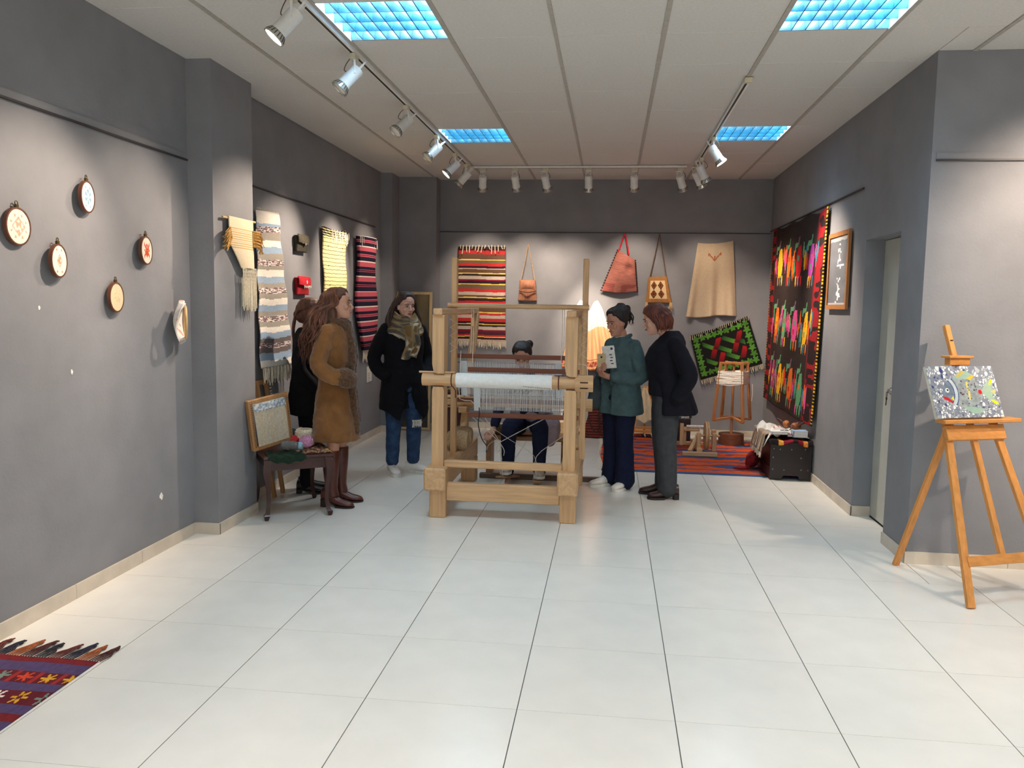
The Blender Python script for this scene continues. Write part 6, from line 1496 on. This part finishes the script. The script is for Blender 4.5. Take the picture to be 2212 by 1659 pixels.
# scarf
def plaid(U,Vv):
    C=np.zeros(U.shape+(3,)); n=vnoise(U,Vv,3,4,3); m=vnoise(U,Vv,4,5,9)
    w=vnoise(U,Vv,9,12,5)*.2-.1; sm=lambda x,a,b: np.clip((x-a)/(b-a),0,1)[...,None]
    C[:]=LN(142,122,90); C=C*(1-sm(n+w,.45,.62))+np.array(LN(204,196,176))*sm(n+w,.45,.62); C=C*(1-sm(m+w,.58,.74))+np.array(LN(84,80,74))*sm(m+w,.58,.74); k=sm(-(m+w),-.36,-.22); C=C*(1-k)+np.array(LN(116,92,56))*k; return C
sc=None
def loop(rad,z0,tilt,amp,nm,seed):
    def pos(U,Vv):
        th=U*2*PI; r=rad+.030*np.sin(PI*Vv)+.006*np.sin(th*7+seed)*np.sin(PI*Vv); 
        return (r*1.12*np.sin(th),-.005+r*np.cos(th)+.012,z0-tilt*np.cos(th)-.10*(Vv-.5)+.008*np.sin(th*5+seed)+.0*Vv)
    return panel(nm,60,14,pos,plaid,M_dye,t,.008)
loop(.078,1.415,.028,.0,'scarf_loop',1); loop(.102,1.372,.045,.0,'scarf_loop',2); loop(.118,1.325,.055,.0,'scarf_loop',4)
def pos(U,Vv): 
    x=-.085+.135*U+.02*Vv+.012*np.sin(Vv*8); return (x-.01,.134+.022*np.sin(PI*U)+.012*np.sin(U*11)*(.3+Vv)+.02*np.sin(PI*Vv)-.0*Vv,1.36-.30*Vv+.012*np.sin(U*6))
panel('scarf_end',30,40,pos,plaid,M_dye,t,.006)
HB3=hairm('dark_brown_hair',LN(48,30,26)); b=B(); hair_cap(b,T); b.ell((0,-.06,1.46),(.085,.07,.11)); b.ell((.085,-.02,1.44),(.024,.04,.09)); b.ell((-.085,-.02,1.44),(.024,.04,.09)); b.ell((.105,.03,1.31),(.04,.05,.10)); b.ell((-.105,.03,1.31),(.035,.05,.09)); b.ell((0,-.10,1.33),(.12,.06,.12)); hr=remesh(b.obj('hair',HB3,t),.008,4,.014,.05)
q=random.Random(8); paths=[]
for k in range(150):
    th=q.uniform(-2.35,2.35); tp=q.random(); dx,dy=math.sin(th),-math.cos(th); e=1+.2*q.random(); L=q.uniform(1.20,1.32)
    th*=.76; dx,dy=math.sin(th),-math.cos(th); paths.append([scalp(T,th,tp*.8),scalp(T,th,1.0,out=.02),(.10*dx*e,.0+.10*dy*e,1.49),(.125*dx*e,.01+.12*dy*e,1.40),(.135*dx*e,.02+.125*dy*e,1.31),(.13*dx*e+q.uniform(-.02,.02),.02+.12*dy*e,L)])
hair_locks(hr,'long_locks',paths,HB3,4,.012,.009)

# ------------------------------------------------------------ seated weaver
t=mkperson('weaver seated inside the loom in navy trousers and grey-lilac cardigan, mostly hidden',(-.71,7.36,0),-PI/2)
def leanf(p): p=Vector(p); z=p.z-.45; return V(p.x,p.y+.22*max(0,z),p.z)
T=headT((.055,.165,1.012),0,.50); b=B()
legs=[([(.085*sx,0,.46),(.13*sx,.40,.475),(.135*sx,.44,.09)],[.088,.060,.038]) for sx in (1,-1)]
arms=[([(.155,.14,.91),(.25,.10,.66),(.30,.20,.45)],[.043,.035,.026]),([(-.155,.14,.91),(-.21,.22,.68),(-.12,.36,.78)],[.043,.035,.026])]
hands=[((.305,.215,.43),(.25,.9,-.35),(0,-.2,-1),.25,.9,-1),((-.11,.375,.785),(.5,.8,.1),(0,0,-1),.45,.9,1)]
tor=[(.38,.155,.10,.12),(.47,.165,.11,.12),(.57,.135,.09,.09),(.66,.14,.10,.085),(.76,.15,.11,.09),(.85,.155,.09,.09),(.91,.14,.075,.08),(.945,.08,.055,.06)]
body_geo(b,legs,arms,hands,T,1.0,leanf,((.02,.10,.93),(.052,.155,1.035)),tor)
for sx in (1,-1): foot(b,(.135*sx,.44,.09),(.1*sx,1))
remesh(b.obj('body',Sk,t),.0055,3); face_parts(t,T,1.0,mat('dark_brow',LN(36,26,24),.7))
NVT=cloth('navy_trousers',LN(25,31,54),.3); b=B()
for sx in (1,-1): b.limb([(.085*sx,-.02,.465),(.115*sx,.22,.485),(.132*sx,.395,.478),(.136*sx,.44,.40),(.136*sx,.445,.25),(.136*sx,.44,.11)],[.105,.092,.075,.068,.058,.052],16,4)
b.ell((0,0,.46),(.175,.125,.085)); remesh(b.obj('trousers',NVT,t),.008,3,.01,.06)
NVJ=cloth('navy_jumper',LN(36,40,66)); b=B(); b.loft([[leanf(p) for p in ering((0,0,z),hw,f,bk,30)] for z,hw,f,bk in ((.43,.18,.12,.13),(.50,.18,.125,.13),(.60,.155,.11,.11),(.70,.16,.12,.105),(.80,.17,.12,.11),(.88,.16,.10,.10),(.935,.09,.065,.07),(.955,.06,.055,.055))])
b.limb([(.15,.13,.90),(.25,.10,.66),(.295,.185,.475)],[.055,.052,.042],14,4); b.limb([(-.15,.13,.90),(-.21,.22,.68),(-.135,.345,.775)],[.055,.05,.042],14,4); remesh(b.obj('jumper',NVJ,t),.008,4,.01,.07)
LIL=cloth('lilac_grey_knit',LN(156,140,148)); b=B()
b.loft([[leanf(p) for p in ering((-.02,-.01,z),hw,f,bk,30,2.2,lambda th: (.72 if (abs(th)<.45) else 1,0))] for z,hw,f,bk in ((.42,.24,.20,.15),(.50,.225,.18,.155),(.60,.185,.14,.13),(.72,.18,.13,.12),(.84,.178,.115,.115),(.91,.15,.09,.095))])
b.limb([(-.17,.10,.52),(-.215,.26,.50),(-.225,.36,.44),(-.22,.38,.36)],[.08,.085,.075,.04],14,4); b.limb([(-.02,.16,.56),(-.10,.30,.55),(-.17,.36,.50)],[.05,.045,.04],12,4)
b.limb([(-.155,.13,.90),(-.215,.21,.69),(-.16,.32,.76)],[.060,.058,.05],14,4); remesh(b.obj('cardigan',LIL,t),.008,4,.014,.06)
for sx in (1,-1): shoe(t,'sneaker',(.136*sx,.435,.11 if sx>0 else .085),(.08*sx,1),mat('beige_sneaker',LN(178,160,146),.6),mat('white_rubber',LN(218,216,210),.6),L=.235,sole=.022,hgt=.07,lace=mat('white_lace',LN(208,204,198),.8))
HBK=hairm('black_hair',LN(26,22,24)); b=B(); hair_cap(b,T); b.ell(T(V(-.055,-.085,.17)),(.04,.04,.04)); b.ell(T(V(0,-.06,.06)),(.07,.06,.07)); hr=remesh(b.obj('hair',HBK,t),.007,4,.008,.04)
q=random.Random(4); hair_locks(hr,'tied_locks',[[scalp(T,a*1.2,w),scalp(T,a*.7,min(1,w+.2)),T(V(.03*math.sin(a)-.02,-.12,.13))] for a,w in [(q.uniform(-1.6,1.6),q.uniform(.2,1)) for _ in range(60)]],HBK,3,.003,.006)

# ------------------------------------------------------------ woman in teal cardigan with phone
t=mkperson('woman with a dark messy bun in a teal cardigan and flared jeans, looking down',(.10,7.0,0),math.atan2(-.62,-.78))
T=headT((0,.035,1.325),.05,.30); b=B(); legs=[([(.08*sx,0,.81),(.085*sx,.015,.44),(.09*sx,-.01,.09)],[.082,.053,.037]) for sx in (1,-1)]
arms=[([(.15,-.01,1.255),(.215,-.02,.99),(.06,.185,1.005)],[.043,.035,.025]),([(-.15,-.01,1.255),(-.215,-.04,.97),(-.06,.17,.965)],[.043,.035,.025])]
hands=[((.05,.195,1.01),(-.75,.45,.28),(-.3,-1,.1),.55,.86,1),((-.05,.18,.965),(.80,.40,.28),(.1,-.5,.85),.55,.86,-1)]
body_geo(b,legs,arms,hands,T,.94,None,((0,-.01,1.24),(0,.015,1.345)),hs=.99)
for sx,fw in ((1,(.02,1)),(-1,(-.38,1))): foot(b,(.09*sx,.01,.085),fw)
remesh(b.obj('body',skin('skin_warm',LN(192,140,118)),t),.005,3); face_parts(t,T,.99,mat('dark_brow',LN(36,26,24),.7))
WSH=cloth('white_shirt',LN(222,216,208)); b=B(); b.loft([ering((0,0,z),hw,f,bk,28) for z,hw,f,bk in ((1.02,.12,.09,.08),(1.06,.145,.11,.095),(1.1,.155,.125,.095),(1.2,.15,.10,.09),(1.26,.09,.07,.07),(1.30,.055,.056,.055))]); remesh(b.obj('white_shirt',WSH,t),.008,3)
TEAL=cloth('teal_grey_knit',LN(74,96,100),.6); 
def tf(z):
    def f(th):
        a=abs(th); k=1; dz=0
        w=1 if z<1.15 else max(0,1-(z-1.15)/.12)
        if a<.28: k=1-.30*w*(1-(a/.28)**2)
        if z<.8: dz=-.05*math.cos(th*2)*max(0,(.8-z)/.15)*.0+.0
        return k*(1+.035*math.sin(4*th+.5)*max(0,(1.0-z)/.3)),dz
    return f
b=B(); b.loft([ering((0,0,z),hw,f,bk,44,2.2,tf(z)) for z,hw,f,bk in ((.64,.205,.155,.185),(.66,.207,.157,.187),(.76,.20,.155,.17),(.88,.188,.15,.14),(.98,.175,.145,.125),(1.08,.175,.148,.115),(1.17,.175,.13,.11),(1.235,.155,.10,.095),(1.27,.105,.075,.08),(1.295,.072,.058,.068))])
b.limb([(.145,-.01,1.235),(.19,-.015,1.12),(.218,-.02,.99),(.15,.08,.985),(.085,.155,1.0)],[.058,.062,.062,.056,.05],16,4); b.limb([(-.145,-.01,1.235),(-.195,-.02,1.11),(-.22,-.04,.975),(-.16,.06,.955),(-.09,.145,.965)],[.058,.063,.064,.06,.052],16,4)
co=remesh(b.obj('cardigan',TEAL,t),.008,4,.014,.07)
b=B()
for sx in (1,-1): b.limb([(.045*sx,-.06,1.31),(.07*sx,.0,1.29),(.065*sx,.075,1.22),(.06*sx,.135,1.08),(.062*sx,.15,.90)],[.016,.022,.024,.022,.016],10,4)
remesh(b.obj('shawl_collar',TEAL,co),.007,3)
DJN=cloth('dark_indigo_denim',LN(25,31,56),.4); b=B()
for sx in (1,-1): b.limb([(.08*sx,0,.78),(.087*sx,.012,.60),(.088*sx,.014,.44),(.09*sx,.0,.25),(.092*sx,.0,.06)],[.098,.088,.074,.076,.088],16,4)
b.ell((0,0,.78),(.165,.12,.10)); remesh(b.obj('flared_jeans',DJN,t),.008,3,.012,.07)
for sx,fw in ((1,(.02,1)),(-1,(-.38,1))): shoe(t,'sneaker',(.092*sx,.01+(.05 if sx>0 else 0),0),fw,WS,mat('white_rubber',LN(218,216,210),.6),L=.245,sole=.024,hgt=.07,lace=mat('white_lace',LN(208,204,198),.8),W=.044)
b=B(); hair_cap(b,T); b.ell(T(V(0,-.10,.16)),(.058,.05,.055)); b.ell(T(V(.01,-.085,.205)),(.045,.045,.035)); hr=remesh(b.obj('hair',HBK,t),.007,3,.014,.03)
q=random.Random(14); paths=[]
for k in range(70):
    a=q.uniform(-1.9,1.9); w=q.random(); paths.append([scalp(T,a*.85,w),T(V(.065*math.sin(a),-.09,.18-.03*w)),T(V(q.uniform(-.045,.045),-.125,.16+q.uniform(-.04,.045))),T(V(q.uniform(-.05,.05),-.11+q.uniform(-.02,.02),.14+q.uniform(-.05,.06)))])
for k in range(9): paths.append([T(V(q.uniform(-.04,.04),-.13,.16)),T(V(q.uniform(-.04,.04),-.155,.11)),T(V(q.uniform(-.05,.05),-.14,.05-.03*q.random()))])
hair_locks(hr,'messy_locks',paths,HBK,9,.006,.006)
tp=t
# phone and booklet in her hands (world positions)
Rz=Matrix.Rotation(math.atan2(-.62,-.78)-PI/2,3,'Z'); PW=lambda p: Vector((.10,7.0,0))+Rz@Vector(p)
def inhand(nm,label,cat,c,sz,R,parts):
    c=PW(c); o=thing(nm,label,cat,tuple(c)); o.rotation_euler=(Rz@R).to_euler()
    for n_,off,s_,m_ in parts: B().box(off,s_,None,min(s_)*.3).obj(n_,m_,o)
    return o
R1=Matrix.Rotation(.75,3,'Z')@rx(-.25)
inhand('phone','cream mobile phone held in front of the teal cardigan','phone',(-.03,.235,1.085),None,R1,[('case',(0,0,0),(.070,.010,.145),mat('cream_phone',LN(206,186,146),.35)),('camera_lens',(0,.0062,.045),(.014,.004,.014),M_black)])
R2=Matrix.Rotation(.62,3,'Z')@rx(-.15)@Matrix.Rotation(.12,3,'Y')
bk=inhand('booklet','white booklet with small dark print held upright against the chest','booklet',(-.085,.200,1.13),None,R2,[('cover',(0,0,0),(.105,.006,.19),mat('white_booklet',LN(222,222,220),.6))])
b=B(); b.ell((-.03,.0036,.07),(.012,.001,.012),nu=10,nv=5)
for k,z in enumerate((.02,-.005,-.03,-.055)): b.box((-.015-.006*(k%2),.0036,z),(.022,.001,.009))
b.obj('printed_marks',mat('print_dark',LN(54,60,92),.7),bk)
# grey slouchy bag on her arm
o=PW((.14,.10,.70)); t=thing('grey_shoulder_bag','slouchy grey fabric bag hanging from the arm of the woman in teal','bag',tuple(o)); b=B(o); c=PW((.14,.115,.80))
fdir=Rz@V(0,1,0); sdir=Rz@V(1,0,0)
b.loft([[c+V(0,0,z)+fdir*(w*math.cos(q)+sh)+sdir*(d*math.sin(q)) for q in np.linspace(0,2*PI,21)[:-1]] for z,w,d,sh in ((-.13,.05,.03,.02),(-.12,.09,.05,.02),(-.05,.115,.06,.01),(.05,.10,.05,0),(.13,.07,.035,-.01),(.19,.035,.02,-.02))]); remesh(b.obj('bag_body',cloth('grey_bag_cloth',LN(62,70,72),.5),t),.008,3,.02,.05)
b=B(o); b.tube([c+V(0,0,.17)+fdir*.03,c+V(0,0,.225)-fdir*.01+sdir*(-.02),c+V(0,0,.17)-fdir*.05],.010,8,5); b.obj('strap',mat('black_strap',LN(24,24,26),.6),t,True)
b=B(o); b.ell(c+V(0,0,.075)+fdir*.098,(.008,.008,.006)); b.obj('metal_stud',mat('steel',LN(205,200,195),.25,metal=.9),t,True)

# ------------------------------------------------------------ woman in dark blazer
t=mkperson('older woman with an auburn bob in a dark navy blazer and grey trousers',(.47,6.70,0),math.radians(184))
T=headT((0,.085,1.352),-.04,.32); b=B(); legs=[([(.085*sx,-.01,.83),(.085*sx,.01,.45),(.085*sx,-.02,.10)],[.088,.056,.038]) for sx in (1,-1)]
arms=[([(.165*sx,-.01,1.29),(.225*sx,-.12,1.03),(.185*sx,-.06,.87)],[.046,.038,.028]) for sx in (1,-1)]; hands=[((.175*sx,-.055,.86),(-.45*sx,-.15,-.8),(0,-1,0),.3,.8,sx) for sx in (1,-1)]
tor=[(.80,.165,.115,.115),(.88,.18,.12,.12),(.98,.165,.12,.10),(1.05,.165,.135,.10),(1.13,.172,.155,.10),(1.22,.168,.13,.10),(1.28,.155,.085,.09),(1.32,.09,.06,.068)]
body_geo(b,legs,arms,hands,T,1.0,None,((0,-.005,1.29),(0,.055,1.375)),tor)
for sx in (1,-1): foot(b,(.085*sx,-.02,.09),(.1*sx,1))
remesh(b.obj('body',skin('skin_light',LN(208,162,142)),t),.005,3); face_parts(t,T,1.0,mat('auburn_brow',LN(90,50,36),.7))
NB=cloth('dark_navy_wool',LN(21,22,32),.4); b=B(); b.loft([ering((0,0,z),hw,f,bk,30) for z,hw,f,bk in ((.84,.186,.148,.13),(.90,.19,.152,.135),(.98,.178,.15,.115),(1.06,.178,.17,.11),(1.14,.182,.19,.11),(1.22,.175,.155,.105),(1.28,.13,.10,.085),(1.315,.07,.066,.066))]); remesh(b.obj('navy_top',NB,t),.008,4,.008,.06)
def bf(z):
    def f(th):
        a=abs(th); w=max(0,min(1,(1.16-z)/.3)); k=1
        if a<.9: k=1-.45*w*(1-(a/.9)**2)
        return k*(1+.05*math.sin(5*th)*max(0,(.95-z)/.3)),0
    return f
BZ=cloth('navy_blazer_wool',LN(19,20,29),.35); b=B(); b.loft([ering((0,cy,z),hw,f,bk,44,2.2,bf(z)) for z,hw,f,bk,cy in ((.695,.225,.12,.235,-.02),(.715,.227,.122,.236,-.02),(.82,.218,.125,.20,-.02),(.92,.208,.14,.165,-.01),(1.02,.205,.16,.145,0),(1.12,.205,.185,.135,0),(1.21,.20,.155,.13,-.005),(1.275,.175,.11,.12,-.01),(1.325,.12,.075,.10,-.01),(1.36,.075,.05,.075,-.005))])
for sx in (1,-1): b.limb([(.165*sx,-.02,1.275),(.215*sx,-.075,1.15),(.24*sx,-.13,1.03),(.232*sx,-.10,.93),(.21*sx,-.045,.83)],[.066,.072,.072,.066,.056],16,4)
remesh(b.obj('blazer',BZ,t),.008,4,.012,.08)
GT=cloth('charcoal_grey_trousers',LN(60,63,67),.3); b=B()
for sx in (1,-1): b.limb([(.085*sx,0,.84),(.088*sx,.01,.64),(.087*sx,.008,.45),(.086*sx,-.01,.25),(.086*sx,-.015,.075)],[.108,.100,.088,.080,.078],16,4)
b.ell((0,0,.85),(.18,.135,.11)); remesh(b.obj('trousers',GT,t),.008,3,.008,.08)
SHB=mat('maroon_shoe_leather',LN(52,28,30),.35,.1)
for sx,dy in ((1,.03),(-1,-.02)): shoe(t,'shoe',(.087*sx,dy-.01,0),(.06*sx,1),SHB,mat('black_rubber_sole',LN(26,22,22),.6),L=.25,heel=.028,sole=.018,hgt=.078,W=.045)
HA=hairm('auburn_hair',LN(92,44,32)); b=B(); hair_cap(b,T,1,.020,0,1.0,.30); b.ell(T(V(0,-.060,.07)),(.086,.065,.085)); b.ell(T(V(.075,-.038,.08)),(.024,.045,.07)); b.ell(T(V(-.075,-.038,.08)),(.024,.045,.07)); hr=remesh(b.obj('hair',HA,t),.007,4,.012,.05)
q=random.Random(24); paths=[]
for k in range(130):
    th=q.uniform(-1.85,1.85); w=q.random(); dx,dy=math.sin(th),-math.cos(th)
    paths.append([scalp(T,th,w*.8,1,.02),scalp(T,th,1,1,.024),T(V(.097*dx,-.018+.108*dy,.10)),T(V(.100*dx,-.018+.112*dy,.05)),T(V(.088*dx,-.01+.098*dy,-.005+q.uniform(-.015,.02)))])
hair_locks(hr,'bob_locks',paths,HA,7,.005,.0085)
